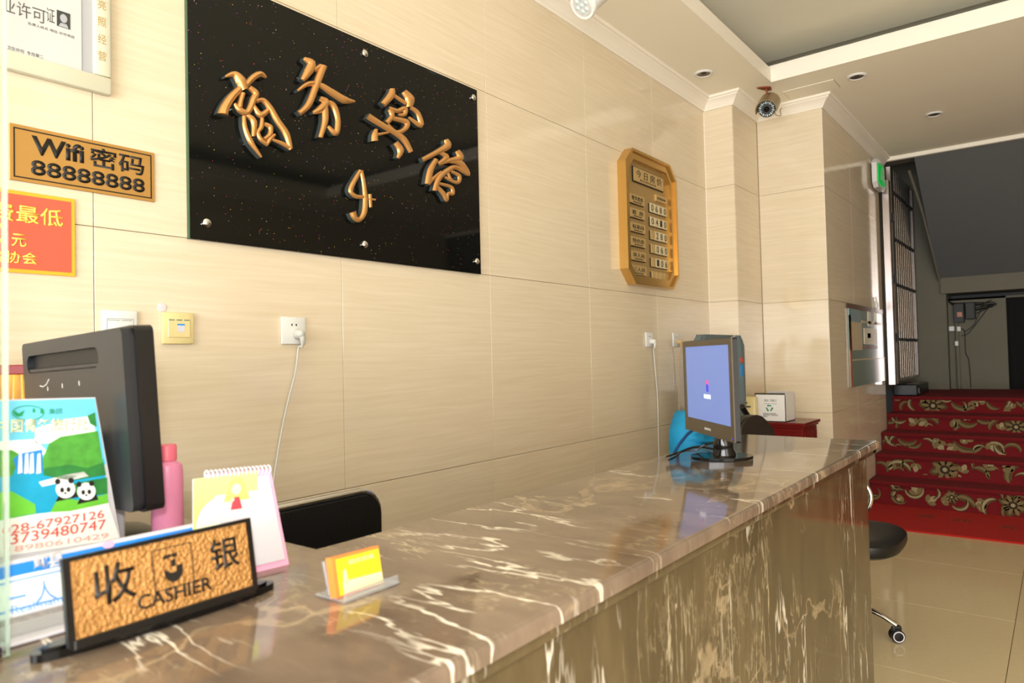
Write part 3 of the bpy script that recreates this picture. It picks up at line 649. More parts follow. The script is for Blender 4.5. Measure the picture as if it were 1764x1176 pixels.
glyphs = [
 ((360, 80), 5.6, [([(155, 292), (240, 268), (300, 330), (335, 420)], [8, 26, 40, 34]), ([(552, 300), (490, 268), (420, 305), (345, 385)], [8, 26, 28, 24]),
   ([(300, 405), (215, 490), (150, 590), (128, 660)], [26, 34, 38, 44]), ([(325, 450), (305, 520), (290, 590)], [22, 20, 24]), ([(243, 550), (290, 610), (360, 640), (400, 580), (425, 510), (450, 455), (385, 395)], [12, 24, 26, 26, 28, 26, 20]),
   ([(450, 530), (520, 520), (590, 600), (660, 720), (745, 850), (785, 990)], [18, 20, 24, 24, 26, 18]), ([(790, 985), (700, 935), (600, 895)], [18, 16, 10]), ([(425, 560), (470, 640), (510, 660), (570, 615)], [12, 22, 28, 18]),
   ([(335, 670), (345, 780), (400, 920), (505, 1068)], [16, 18, 22, 8]), ([(365, 660), (430, 730), (425, 870)], [16, 26, 16]), ([(512, 690), (500, 780), (470, 830), (500, 900), (565, 950)], [14, 20, 16, 18, 14]), ([(530, 745), (590, 780), (585, 850), (530, 895)], [14, 20, 20, 16]), ([(635, 850), (590, 890), (560, 940)], [12, 20, 14])]),
 ((490, 80), 3.676, [([(120, 76), (168, 108), (150, 160), (112, 215)], [8, 22, 24, 12]), ([(245, 125), (220, 190), (195, 260), (150, 370), (92, 425)], [20, 20, 18, 18, 14]), ([(82, 282), (150, 237), (220, 243), (300, 292), (380, 340), (446, 348)], [6, 14, 14, 18, 20, 4]),
   ([(230, 122), (185, 152)], [12, 12]), ([(222, 328), (262, 352), (222, 400), (178, 420)], [12, 18, 20, 8]), ([(252, 370), (256, 470), (226, 578)], [18, 16, 12]), ([(262, 350), (308, 375), (336, 460), (324, 550), (274, 505)], [12, 16, 14, 16, 8])]),
 ((600, 80), 3.675, [([(278, 268), (268, 312), (218, 370)], [12, 20, 16]), ([(285, 308), (365, 362)], [9, 9]), ([(350, 285), (388, 335), (385, 385)], [14, 24, 14]), ([(392, 385), (440, 425), (458, 500), (380, 448)], [10, 12, 14, 6]), ([(255, 392), (310, 408), (356, 392), (355, 430), (315, 432)], [12, 12, 13, 12, 6]), ([(263, 400), (276, 440), (242, 485)], [13, 13, 14]),
   ([(280, 455), (368, 478), (358, 522), (300, 545), (245, 498)], [12, 14, 13, 13, 12]), ([(122, 440), (200, 490), (300, 550), (352, 592), (395, 668)], [16, 15, 14, 16, 12]), ([(176, 524), (166, 560), (166, 600)], [8, 16, 18]), ([(172, 560), (258, 544)], [10, 5]), ([(298, 608), (330, 660), (312, 708)], [14, 18, 8])]),
 ((600, 80), 3.675, [([(618, 588), (626, 630), (560, 670), (468, 718)], [10, 20, 14, 12]), ([(575, 670), (622, 700), (568, 745)], [8, 14, 10]), ([(556, 715), (520, 780), (502, 872)], [12, 16, 16]), ([(500, 868), (588, 790)], [14, 4]), ([(688, 660), (708, 705), (640, 722), (575, 745)], [12, 18, 12, 8]), ([(640, 728), (708, 738), (762, 812), (680, 765), (620, 790), (570, 840), (545, 915)], [8, 16, 8, 12, 14, 14, 12]),
   ([(650, 790), (702, 820), (688, 862), (608, 826)], [8, 10, 10, 6]), ([(630, 800), (652, 850)], [7, 7]), ([(560, 888), (600, 930), (622, 975), (632, 930), (660, 932), (650, 890), (575, 868)], [10, 12, 8, 8, 10, 9, 8])]),
 ((600, 80), 3.675, [([(76, 785), (22, 880), (16, 922), (50, 950), (102, 952)], [10, 13, 11, 11, 9]), ([(80, 785), (96, 860), (106, 960), (100, 1050), (70, 1096), (40, 1085), (26, 1048)], [10, 10, 12, 14, 13, 14, 18]), ([(112, 964), (172, 970)], [7, 5]), ([(136, 935), (141, 1018)], [9, 8])])]
for org, sc, sts in glyphs:
    bT, bS = BM(), BM()
    for pts, ws in sts: stroke(bT, bS, pts, [v*1.22 for v in ws], org, sc)
    L0 = ob('raised_character', bT, 'letter_gold', t, smooth=True); s = ob('character_side', bS, 'letter_side', L0)
    bb = [Vector(c) for c in L0.bound_box]; 

# ================================================================== RATE BOARD
rx0, rx1, rz0, rz1 = 3.445, 4.10, 1.655, 2.435
w, h = rx1-rx0, rz1-rz0
t = thing('room_rate_board', 'octagonal brass board listing room rates in small plates on the tiled wall', 'board', wallframe(rx0, rz0, -.0025))
def octo(i, c): return [(i, i+c), (i, h-i-c), (i+c, h-i), (w-i-c, h-i), (w-i, h-i-c), (w-i, i+c), (w-i-c, i), (i+c, i)][::-1]
bm = BM(); ring_prism(bm, octo(0, .085), octo(.016, .079), 0, .055); ob('outer_frame', bm, 'brass', t)
bm = BM(); ring_prism(bm, octo(.016, .079), octo(.055, .062), 0, .042); ob('inner_frame', bm, 'brass', t)
bm = BM(); prism(bm, octo(.05, .06), 0, .015); ob('back_plate', bm, 'brass_brushed', t)
def plate(a, b, c, d, m='brass_plate', z=.015, th=.012):
    bm = BM(); box(bm, (a, b, z), (c, d, z+th), .001, 1); return ob('name_plate', bm, m, t)
U = lambda px: hy(px, 380, -.02).x-rx0
def V(px, py): p = hy(px, py, -.02); return p.x-rx0, p.z-rz0
plate(.14, h-.175, .53, h-.085, 'print_black', .015, .008); plate(.145, h-.17, .525, h-.09)
text('lettering', '今 日 房 价', 'print_black', t, .17, h-.145, .33, .045, .0272, .001); text('lettering', 'ROOM RATE', 'print_black', t, .22, h-.163, .2, .012, .0272, .001)
plate(.42, h-.245, .57, h-.205); text('lettering', '房价RMB', 'print_black', t, .435, h-.235, .11, .018, .0272, .001)
rows = [('豪华套房', '0680'), ('套  房', '0410'), ('标准间', ' 280'), ('特色房', ' 060'), ('单人间', '·106'), ('三人间', '  ')]
for i, (nm, pr) in enumerate(rows):
    y = h-.305-i*.0825
    plate(.085, y-.004, .265, y+.05, 'print_black', .015, .006); plate(.09, y, .268, y+.053)
    text('lettering', nm, 'print_black', t, .11, y+.018, .135, .026, .0272, .001); text('lettering', 'ROOM RATE', 'print_black', t, .13, y+.005, .1, .008, .0272, .001)
    yy = y-.018
    plate(.335, yy-.004, .565, yy+.052, 'print_black', .015, .004)
    for k in range(4):
        plate(.345+k*.056, yy, .397+k*.056, yy+.055, 'plate_pale' if (k < len(pr) and pr[k] in '0123456789') else 'brass_plate', .015, .009)
        if k < len(pr) and pr[k] in '0123456789': text('digit', pr[k], 'print_black', t, .357+k*.056, yy+.009, .028, .038, .0242, .001)

# ================================================================== SMALL WALL SIGNS
a = hy(16, 212, -.008); b = hy(266, 264, -.008); c = hy(13, 308, -.008); d = hy(265, 350, -.008)
w = b.x-a.x; h = .135
t = thing('wifi_password_sign', 'brass coloured wifi password sign with bold black lettering on the wall', 'sign', wallframe(a.x, c.z, -.0025))
bm = BM(); box(bm, (0, 0, 0), (w, h, .005), .001, 1); ob('plate', bm, 'gold_board', t)
bm = BM(); ring_prism(bm, [(.008, .008), (w-.008, .008), (w-.008, h-.008), (.008, h-.008)], [(.011, .011), (w-.011, .011), (w-.011, h-.011), (.011, h-.011)], .005, .0056); ob('border', bm, 'print_black', t)
text('lettering', 'Wifi', 'print_black', t, .045, .070, .115, .046, .005, .001, bold=.03)
text('lettering', '密码', 'print_black', t, .172, .066, .135, .052, .005, .001, bold=.015)
text('lettering', '88888888', 'print_black', t, .043, .020, .265, .037, .005, .001, bold=.02)

t = thing('red_price_sign', 'red sign with yellow characters and orange border below the wifi sign', 'sign', wallframe(.27, 1.480, -.0025))
w, h = .417, .195
bm = BM(); box(bm, (0, 0, 0), (w, h, .006), .001, 1); ob('plate', bm, 'orange_border', t)
bm = BM(); box(bm, (.009, .009, .006), (w-.009, h-.009, .0068)); ob('red_field', bm, 'red_print', t)
text('lettering', '消费最低', 'yellow_print', t, .19, .120, .20, .042, .0068, .001, bold=.008)
text('lettering', '100', 'yellow_print', t, .17, .065, .105, .048, .0068, .001, bold=.02); text('lettering', '元', 'yellow_print', t, .282, .062, .03, .03, .0068, .001, bold=.01)
text('lettering', '消费者协会', 'yellow_print', t, .17, .022, .165, .028, .0068, .001, bold=.008)

# framed licence
t = thing('framed_licence', 'framed licence with small portrait photo high on the left wall', 'framed certificate', wallframe(.30, 1.957, -.0025))
w, h = .47, .42
for r in ((0, 0, w, .045), (0, h-.045, w, h), (0, .045, .04, h-.045), (w-.04, .045, w, h-.045)):
    bm = BM(); box(bm, (r[0], r[1], 0), (r[2], r[3], .022), .006, 2); ob('frame_rail', bm, 'cream_frame', t, smooth=True)
bm = BM(); box(bm, (.038, .043, .002), (w-.038, h-.043, .008)); ob('mount', bm, 'paper_grey', t)
def LP(px, py): q = hy(px, py, -.013); return q.x-.30, q.z-1.957
cx1, cz0 = LP(141, 122)
bm = BM(); box(bm, (.06, LP(0, 102)[1]-.012, .008), (cx1, h-.06, .010)); ob('certificate', bm, 'paper', t)
a_, b_ = LP(2, 30); c_2, d_ = LP(79, 30); text('lettering', '业许可', 'ink_grey', t, a_, LP(40, 30)[1], c_2-a_, .036, .010, .0005)
a_, b_ = LP(80, 36); text('lettering', '证', 'ink_grey', t, a_, b_, .018, .034, .010, .0005)
a_, b_ = LP(98, 44); c_2, d_ = LP(121, 44); bm = BM(); box(bm, (a_, b_, .010), (c_2, b_+.040, .0108)); ob('portrait', bm, 'dark_grey', t)
mx_ = (a_+c_2)/2; flat('portrait_face', ell(mx_, b_+.023, .008, .011, 16), 'paper_grey', t, .0108); flat('portrait_face', [(a_+.004, b_+.001), (c_2-.004, b_+.001), (c_2-.008, b_+.010), (a_+.008, b_+.010)], 'paper_grey', t, .0108)
a_, b_ = LP(48, 42); text('lettering', '负责人姓名 地址 许可项目', 'ink_grey', t, a_, b_, .10, .007, .010, .0005)
a_, b_ = LP(12, 84); text('lettering', '卫生许可  专用章二', 'ink_grey', t, a_, b_, .075, .009, .010, .0005); a_, b_ = LP(52, 103); text('lettering', '发证机关', 'ink_grey', t, a_, b_, .028, .007, .010, .0005)
for k, ch in enumerate('亮照经营'): text('lettering', ch, 'pale_gold', t, w-.033, LP(180, 14+29*k)[1]-.012, .020, .024, .022, .0006)
bm = BM(); box(bm, (0, 0, 0), (.25, .4, .0015)); 
t2 = thing('paper_sheet', 'cream paper sheet peeking out behind the framed licence', 'paper', wallframe(.53, 2.055, -.0022)); ob('sheet', bm, 'cream_frame', t2)

# ================================================================== SWITCHES, OUTLETS
def plateb(name, label, cat, x, z, m, w=.088, h=.088, group=None):
    t = thing(name, label, cat, wallframe(x, z, -.0025), group)
    bm = BM(); box(bm, (0, 0, 0), (w, h, .011), .004, 2); ob('face_plate', bm, m, t, smooth=True)
    return t
t = plateb('data_outlet', 'white double data outlet plate just above the black monitor', 'outlet', .745, 1.312, 'white_plastic')
bm = BM(); ring_prism(bm, rrect(.012, .010, .078, .066, .003), rrect(.0128, .0108, .0772, .0652, .003), .011, .0114); ob('outline', bm, 'ink_grey', t); text('lettering', 'TELEPHONE  COMPUTER', 'ink_grey', t, .014, .060, .060, .003, .011, .0003)
t = plateb('light_switch', 'cream yellow light switch plate right of the black monitor', 'light switch', .898, 1.312, 'cream_plastic')
bm = BM(); box(bm, (.014, .018, .011), (.076, .070, .0135), .0015, 1); ob('rocker_panel', bm, 'cream_plastic', t)
for k in range(3): flat('indicator', rrect(.016+k*.021, .065, .032+k*.021, .068, .001, 2), 'board_teal', t, .0135)
flat('sticker', [(.040, .034), (.059, .032), (.060, .056), (.039, .056)], 'card_white', t, .0135); flat('sticker_header', [(.039, .052), (.060, .052), (.060, .056), (.039, .056)], 'board_blue2' if 0 else 'exit_blue', t, .0139) if 0 else None
mat('bright_blue', (30, 140, 220), .4); flat('sticker_header', [(.0392, .052), (.0598, .052), (.060, .056), (.039, .056)], 'bright_blue', t, .0139)
def outlet(name, label, x, z, group=None, plugm='grey_plastic', cord=None, cl='', w=.088):
    t = plateb(name, label, 'power outlet', x, z, 'white_plastic', w, .088, group)
    for dx in (-.008, .008):
        flat('socket_hole', ell(w/2+dx, .062, .0026, .0036, 10), 'black', t, .011)
    p = thing('power_plug', cl[0], 'plug', wallframe(x+w*.60, z+.02, -.0136))
    bm = BM(); lathe(bm, [(.015, 0), (.0165, .004), (.015, .018), (.011, .030), (.006, .034)], 16, Matrix.Translation((0, .012, 0))); ob('plug_body', bm, plugm, p, smooth=True)
    bm = BM(); P = [Vector((0, .012, .022)), Vector((.004, -.004, .026)), Vector((.006, -.02, .022)), Vector((.006, -.03, .018))]; tube(bm, P, [.010, .009, .0055, .004], 10); ob('strain_relief', bm, plugm, p, smooth=True)
    if cord:
        q = p.matrix_world @ P[-1]; bm = BM(); pts = [q]+[Vector(c) for c in cord]; tube(bm, [p.matrix_world.inverted() @ v for v in smoothpts(pts, 6)], .0032, 8); ob('cord', bm, cl[1], p, smooth=True)
cw = [hy(514, 600, -.02), hy(509, 640, -.018), hy(494, 700, -.016), hy(482, 760, -.016), hy(471, 830, -.02), hy(462, 905, -.03), hy(455, 1000, -.05)]
outlet('wall_outlet', 'white wall outlet with grey plug, right of the light switch', 1.269, 1.312, None, 'grey_plastic', cw, ('grey power plug with long cord in the outlet right of the light switch', 'grey_plastic'))
cw = [hy(1126, 605, -.02), hy(1129, 640, -.016), hy(1133, 690, -.014), hy(1134, 740, -.014), hy(1135, 795, -.016), hy(1135, 850, -.02)]
outlet('wall_outlet', 'white wall outlet with white cord, left of the far monitor', 3.718, 1.30, None, 'white_plastic', cw, ('white power plug with cord in the outlet left of the far monitor', 'white_plastic'))
mat('beige_plug', (214, 180, 130), .4)
cw = [hy(1169, 610, -.02), hy(1170, 650, -.016), hy(1170, 700, -.014), hy(1172, 760, -.02)]
outlet('wall_outlet', 'white wall outlet with beige cord, nearest the tiled corner', 4.085, 1.30, None, 'beige_plug', cw, ('beige power plug with cord in the outlet nearest the corner', 'beige_plug'))
t = thing('wall_hook_pad', 'round clear adhesive pad on the tile above the cream switch', 'adhesive pad', wallframe(.902, 1.413, -.0022))
bm = BM(); lathe(bm, [(.012, 0), (.011, .002), (.001, .0025)], 20); ob('pad', bm, 'card_white', t, smooth=True)

# ================================================================== NEAR MONITOR (its back to us)
pr = hd(265, 558, 1.10); pb = hd(285, 876, 1.10); pl = hd(53, 588, 1.37)
pl2 = pl+Vector((.034, 0, 0)); dx = (pr-pl2); uy = (pr-pb); uxm = dx.normalized()
m0 = frame(pb, uxm, uy); m0.translation += uxm.cross(uy).normalized()*.034   # local x to the right along the back, y up, z towards us
Wm = dx.length+.012; Hm = uy.length
t = thing('near_monitor', 'black desktop monitor seen from behind at the left end of the counter', 'monitor', m0)
bm = BM(); prism(bm, rrect(-Wm, 0, .0, Hm, .012), -.034, -.006); 
ob('bezel', bm, 'monitor_edge', t)
bm = BM(); prism(bm, rrect(-Wm+.004, .004, -.006, Hm-.004, .014), -.006, .0)
sx0, sx1, sy0, sy1 = -Wm+.018, -.10, Hm-.062, Hm-.028
inner = rrect(-Wm+.012, .012, -.014, Hm-.012, .012, 5)
# back shell with a real recessed grip: ring + recess
outer = rrect(-Wm+.003, .003, -.004, Hm-.003, .012, 5); rec = rrect(sx0+.01, sy0, sx1, sy1, .016, 5)
ring_prism(bm, outer, rec, .0, .012)
ob('back_shell', bm, 'monitor_grey', t, smooth=True)
bm = BM(); prism(bm, rrect(sx0, sy0-.005, sx1+.006, sy1+.004, .016), -.004, .001)
ob('grip_recess', bm, 'black_matte', t)
bm = BM(); box(bm, (sx0+.012, sy0, .0), (sx1-.004, sy0+.008, .011), .003, 2); ob('grip_ledge', bm, 'monitor_grey', t)
bm = BM(); box(bm, (-.30, -.005, .0), (-.115, .125, .055), .01, 3); ob('stand_housing', bm, 'black', t, smooth=True)
bm = BM(); box(bm, (-.27, -.045, -.01), (-.15, .03, .03), .006, 2); ob('stand_neck', bm, 'black', t)
for a, b in ((-.345, .200), (-.27, .204), (-.19, .207)):
    flat('vent_dot', ell(a, b, .0022, .0045, 10), 'grey_plastic', t, .012)
bm = BM(); tube(bm, [(-.385, .206, .0122), (-.37, .204, .0122), (-.350, .208, .0122), (-.335, .217, .0122)], .0012, 6); ob('scratch', bm, 'grey_plastic', t)
bc = t.matrix_world @ Vector((-.21, 0, -.02))
bm = BM(); lathe(bm, [(.08, 0), (.08, .008), (.07, .014), (.03, .022), (.03, .03)], 40, t.matrix_world.inverted() @ Matrix.Translation((bc.x, bc.y, CT+.0005))); ob('stand_foot', bm, 'black', t, smooth=True)

# ================================================================== FAR MONITOR
pR = hd(1263, 582, 1.83); pRb = hd(1268, 765, 1.83); pL = hd(1178, 590, 2.22); pLb = hd(1183, 739, 2.22)
uxm = ((pR-pL)+(pRb-pLb)).normalized(); uy = (pR-pRb)
m0 = frame(pLb, uxm, uy); Wm = ((pR-pL).length+(pRb-pLb).length)/2; Hm = uy.length
t = thing('far_monitor', 'black monitor with lit blue screen on the far end of the counter', 'monitor', m0)
bm = BM(); prism(bm, rrect(0, 0, Wm, Hm, .006), -.013, 0); ob('casing', bm, 'black', t)
bm = BM(); prism(bm, rrect(.04, .04, Wm-.09, Hm-.04, .02), -.030, -.013); ob('back_cover', bm, 'chair_grey', t)
bx_, by_, bt = .022, .042, .018
bm = BM(); ring_prism(bm, [(0.001, .001), (Wm-.001, .001), (Wm-.001, Hm-.001), (.001, Hm-.001)], [(bx_, by_), (Wm-bx_, by_), (Wm-bx_, Hm-bt), (bx_, Hm-bt)], .0, .004); ob('bezel', bm, 'bezel', t)
mat('screen_blue', (80, 98, 146), .25, emit=1.35)
flat('screen', [(bx_, by_), (Wm-bx_, by_), (Wm-bx_, Hm-bt), (bx_, Hm-bt)], 'screen_blue', t, .0002, .001)
mat('scr_mag', (200, 70, 140), .4, emit=.8); mat('scr_blue', (50, 50, 190), .4, emit=.8); mat('scr_white', (220, 225, 240), .4, emit=1)
cx, cy = Wm*.50, Hm*.50
flat('screen_logo', rrect(cx-.005, cy+.003, cx+.012, cy+.022, .003), 'scr_mag', t, .0013); flat('screen_logo', rrect(cx-.005, cy-.012, cx+.012, cy+.010, .003), 'scr_blue', t, .0015)
flat('screen_label', [(cx-.026, cy-.032), (cx+.026, cy-.032), (cx+.026, cy-.020), (cx-.026, cy-.020)], 'scr_white', t, .0013)
text('brand_lettering', 'SAMSUNG', 'grey_plastic', t, cx-.025, .016, .05, .007, .004, .0004)
flat('power_light', ell(Wm-.018, .010, .003, .003, 10), 'scr_blue', t, .004)
sc_ = hz(1243, 789, CT); inv = t.matrix_world.inverted()
bm = BM(); prism(bm, ell(0, 0, .088, .070, 40, rot=-.9), 0, .008, inv @ Matrix.Translation((sc_.x, sc_.y, CT+.0005))); ob('stand_foot', bm, 'black_gloss', t)
bm = BM(); a = inv @ Vector((sc_.x+.02, sc_.y, CT+.006)); bpt = Vector((Wm*.56, .035, -.03)); tube(bm, smoothpts([a, a*.55+bpt*.45, bpt], 4), [.034]*2+[.028]*3+[.02]*4, 14); ob('stand_neck', bm, 'black_gloss', t, smooth=True)
# cables of the far monitor lying over the back edge
c1 = [hz(1232, 772, CT+.01), hz(1200, 776, CT+.006), hz(1168, 781, CT+.005), hz(1149, 788, CT+.004)]
t = thing('monitor_cable', 'black cable running along the counter back edge from the far monitor', 'cable', c1[0])
bm = BM(); tube(bm, [v-c1[0] for v in smoothpts([Vector((v.x, v.y+.0, CT+.0075+.01*(k == 1))) for k, v in enumerate(c1)], 5)], .0035, 8)
o = ob('cable', bm, 'black', t); o.matrix_world = Matrix.Translation((0, 0, 0)) @ Matrix.Translation(c1[0])
q = [hz(1234, 762, CT+.035), hz(1214, 766, CT+.03), hz(1198, 775, CT+.014), hz(1176, 777, CT+.012), hz(1164, 786, CT+.006), hz(1152, 792, CT+.005)]
bm = BM(); tube(bm, [v-c1[0] for v in smoothpts(q, 5)], .003, 8); o = ob('cable', bm, 'black', t); o.matrix_world = Matrix.Translation(c1[0])

# ================================================================== NEAR DESK ITEMS
# cashier sign
P0 = hz(117.6, 1118, CT+.012); P1 = hz(443, 1015, CT+.012); P1.z = P0.z
ux = (P1-P0); wC = ux.length; ux.normalize()
nrm = ux.cross(Vector((0, 0, 1))).normalized()     # points towards the camera side
lean = 10
uyv = (Vector((0, 0, 1))*math.cos(math.radians(lean))-nrm*math.sin(math.radians(lean)))
m0 = frame(P0, ux, uyv)
mi = m0.inverted()
def onplane(px, py, mi=mi, m0=m0):
    n = Vector((m0[0][2], m0[1][2], m0[2][2])); p = Vector((m0[0][3], m0[1][3], m0[2][3])); r = ray(px, py); return mi @ (CAM+r*((p-CAM).dot(n)/r.dot(n)))
a, b = onplane(109.7, 960.6), onplane(434.4, 891); hC = (a.y+b.y)/2
t = thing('cashier_sign', 'gold textured desk sign reading CASHIER in black frame on an oval base', 'sign', m0)
mat('hammered_gold', (178, 128, 68), .4, .25, bump=(230, .7), noise=(150, .35))
bm = BM(); box(bm, (0, 0, -.006), (wC, hC, 0), .001, 1); ob('backing', bm, 'black', t)
e_ = .0065
bm = BM(); ring_prism(bm, [(0, 0), (wC, 0), (wC, hC), (0, hC)], [(e_, e_), (wC-e_, e_), (wC-e_, hC-e_*.7), (e_, hC-e_*.7)], 0, .003); ob('frame', bm, 'black', t)
bm = BM(); box(bm, (e_, e_, 0), (wC-e_, hC-e_*.7, .0012)); ob('gold_plate', bm, 'hammered_gold', t)
def uvC(zx, zy): p = onplane(zx/2.279, 660+zy/2.279); return p.x, p.y
def fit(s, zx0, zy0, zx1, zy1, nm='lettering', bold=.01, m='print_black'):
    x0, y0 = uvC(zx0, zy1); x1, y1 = uvC(zx1, zy0); text(nm, s, m, t, x0, min(y0, y1), x1-x0, abs(y1-y0), .0012, .0006, bold=bold)
x0, y0 = uvC(450, 800); text('lettering', '收', 'print_black', t, x0-.022, y0-.016, .044, .042, .0012, .0006, bold=.01)
x0, y0 = uvC(880, 670); text('lettering', '银', 'print_black', t, x0-.019, y0-.018, .038, .038, .0012, .0006, bold=.01)
x0, y0 = uvC(540, 885); x1, y1 = uvC(830, 800); text('lettering', 'CASHIER', 'print_black', t, x0, .017, x1-x0, .016, .0012, .0006, bold=.012)
x0, y0 = uvC(678, 720); r = .0235
bm = BM(); ring_prism(bm, [(x0-r, y0-r), (x0+r, y0-r), (x0+r, y0+r), (x0-r, y0+r)], [(x0-r+.001, y0-r+.001), (x0+r-.001, y0-r+.001), (x0+r-.001, y0+r-.001), (x0-r+.001, y0+r-.001)], .0012, .0018); ob('logo_border', bm, 'print_black', t)
flat('logo', ell(x0, y0-.004, .011, .013, 14, a0=180, a1=360)+[(x0+.011, y0+.001), (x0+.004, y0+.001), (x0+.003, y0-.006), (x0-.003, y0-.006), (x0-.011, y0-.001)], 'print_black', t, .0012, .0006)
for k in range(4): flat('logo_finger', [(x0-.010+k*.004, y0+.010+(k % 3)*.001), (x0-.006+k*.004, y0+.012), (x0-.007+k*.004, y0+.016), (x0-.012+k*.004, y0+.013)], 'print_black', t, .0012, .0006)
flat('logo_card', [(x0-.002, y0+.000), (x0+.003, y0+.001), (x0+.003, y0+.009), (x0-.002, y0+.008)], 'print_black', t, .0012, .0006)
bm = BM()
L0, L1 = hz(80, 1139, CT), hz(462, 1018, CT); cm = (L0+L1)/2; hl = (L1-L0).length/2+.012; an = math.atan2((L1-L0).y, (L1-L0).x)
inv = m0.inverted() @ Matrix.Translation((cm.x-nrm.x*-.0, cm.y+.008, CT+.0005)) @ Matrix.Rotation(an, 4, 'Z')
top = [(hl*math.cos(u), .022*math.copysign(abs(math.sin(u))**.8, math.sin(u))) for u in [2*PI*k/56 for k in range(56)]]
prism(bm, top, 0, .0085, inv); prism(bm, [(p[0]*.93, p[1]*.7) for p in top], .0085, .012, inv); ob('oval_base', bm, 'black_gloss', t)
bm = BM(); box(bm, (.004, -.004, -.010), (wC-.004, .007, .005), .002, 2); ob('clamp', bm, 'black', t)

# white and blue acrylic notice behind it
P0 = hz(8, 1108, CT+.004); P1 = hz(112, 1079, CT+.004); ux = (P1-P0).normalized(); nrm = ux.cross(Vector((0, 0, 1))).normalized()
ux = Vector((1, -.01, 0)).normalized(); nrm = ux.cross(Vector((0, 0, 1)))
P0 = hz(8, 1104, CT+.004)
m0 = frame(P0-ux*.09, ux, Vector((0, 0, 1))*.94-nrm*.34); mi = m0.inverted()
tp1 = onplane(345, 899, mi, m0); tp0 = onplane(0, 966, mi, m0); wB = tp1.x; hB = tp1.y*.5+tp0.y*.5
t = thing('registration_notice', 'white and blue acrylic desk notice standing behind the cashier sign', 'sign', m0)
mat('notice_blue', (28, 134, 232), .3); mat('notice_line', (104, 160, 226), .4); mat('notice_white', (246, 248, 244), .35); mat('notice_pale', (176, 198, 228), .5)
bm = BM(); box(bm, (0, 0, -.006), (wB, hB, 0), .002, 2); ob('acrylic', bm, 'clear_plastic', t)
bm = BM(); box(bm, (.001, .022, .0002), (wB-.001, hB-.001, .0008)); ob('insert_card', bm, 'card_white', t)
def nb(px, py): return onplane(px, py, mi, m0)
yb1 = hB-.006; yb0 = nb(60, 985).y
flat('blue_band', [(.002, yb0), (wB-.002, yb0), (wB-.002, yb1), (.002, yb1)], 'notice_blue', t, .0009)
flat('white_field', [(.002, .024), (wB-.002, .024), (wB-.002, yb0), (.002, yb0)], 'notice_white', t, .0009, .0003)
flat('line', [(.002, yb0-.006), (wB-.002, yb0-.006), (wB-.002, yb0-.004), (.002, yb0-.004)], 'notice_line', t, .0013); flat('line', [(.002, .029), (wB-.002, .029), (wB-.002, .0315), (.002, .0315)], 'notice_line', t, .0013)
for s, px, py in (('郫', 72, 970), ('县', 96, 964)):
    p = nb(px, py); text('lettering', s, 'card_white', t, p.x-.0085, p.y-.0085, .017, .017, .0014, .0005, bold=.03)
p = nb(77, 1018); text('lettering', '人', 'notice_line', t, p.x-.011, p.y-.012,   .022, .024, .0014, .0005); p = nb(28, 1028); text('lettering', '一', 'notice_line', t, p.x-.011, p.y-.002, .02, .003, .0014, .0005)
p = nb(20, 1058); text('lettering', 'Real-name registration', 'notice_line', t, p.x, p.y-.004, .125, .013, .0014, .0005)
p = nb(186, 938); flat('dot', ell(p.x, p.y, .007, .0045, 16), 'pink_card', t, .0014)
bm = BM(); box(bm, (0, -.004, -.05), (wB, .0, .02), .001, 1, m0.inverted() @ Matrix.Translation((m0[0][3], m0[1][3], CT+.005)) @ Matrix(((1, 0, 0, 0), (0, 0, -1, 0), (0, 1, 0, 0), (0, 0, 0, 1)))); ob('base', bm, 'card_white', t)

# landscape pad with pandas and phone numbers
Pb = hz(196, 962, CT+.003); ux = Vector((1, .02, 0)).normalized(); nrm = ux.cross(Vector((0, 0, 1)))
m0 = frame(Pb, ux, Vector((0, 0, 1))-nrm*.10-ux*.035); mi = m0.inverted(); T_ = lambda px, py: (lambda p: (p.x, p.y))(onplane(px, py, mi, m0))
m0z = m0
tr = T_(164, 684); hP = tr[1]; 
t = thing('travel_card_stand', 'upright card with waterfall, two pandas and red phone numbers at far left', 'card stand', m0)
mat('sky_print', (112, 204, 240), .35, noise=(14, .18)); mat('hill_print', (80, 160, 60), .4, noise=(60, .5)); mat('hill_dark', (46, 130, 60), .4, noise=(60, .4)); mat('lake_print', (24, 168, 214), .35, noise=(30, .25)); mat('meadow_print', (110, 200, 60), .4, noise=(40, .3)); mat('red_ink', (226, 90, 80), .5); mat('red_ink_pale', (240, 176, 166), .5); mat('logo_green', (24, 150, 90), .4); mat('cream_ink', (228, 232, 190), .4); mat('deep_green', (16, 70, 50), .4)
c = [T_(0, 690), T_(164, 684), T_(204, 925)]
X_ = lambda v: v
LW = -.20
def poly(nm, pxs, m, z): return flat(nm, [T_(*p) for p in pxs], m, t, z, .0003)
bm = BM(); prism(bm, [(-.16+LW*0-.05, 0), T_(214, 962), T_(164, 684), (-.21, T_(0, 690)[1]+.004)], -.010, 0); ob('card_block', bm, 'card_white', t)
L_ = -36
poly('sky', [(L_, 692), (163, 686), (183, 800), (L_, 806)], 'sky_print', .0001)
poly('cloud', [(60, 738), (110, 722), (158, 716), (164, 742), (120, 760), (60, 765)], 'notice_white', .0004); poly('cloud', [(L_, 762), (60, 756), (84, 780), (24, 800), (L_, 790)], 'notice_white', .0004)
poly('lake', [(L_, 806), (178, 790), (186, 870), (L_, 904)], 'lake_print', .0004)
poly('hill', [(L_, 775), (20, 775), (36, 784), (20, 820), (L_, 824)], 'hill_print', .0007)
poly('hill', [(74, 812), (73, 790), (84, 764), (104, 752), (130, 748), (168, 742), (178, 804), (120, 812)], 'hill_print', .0007)
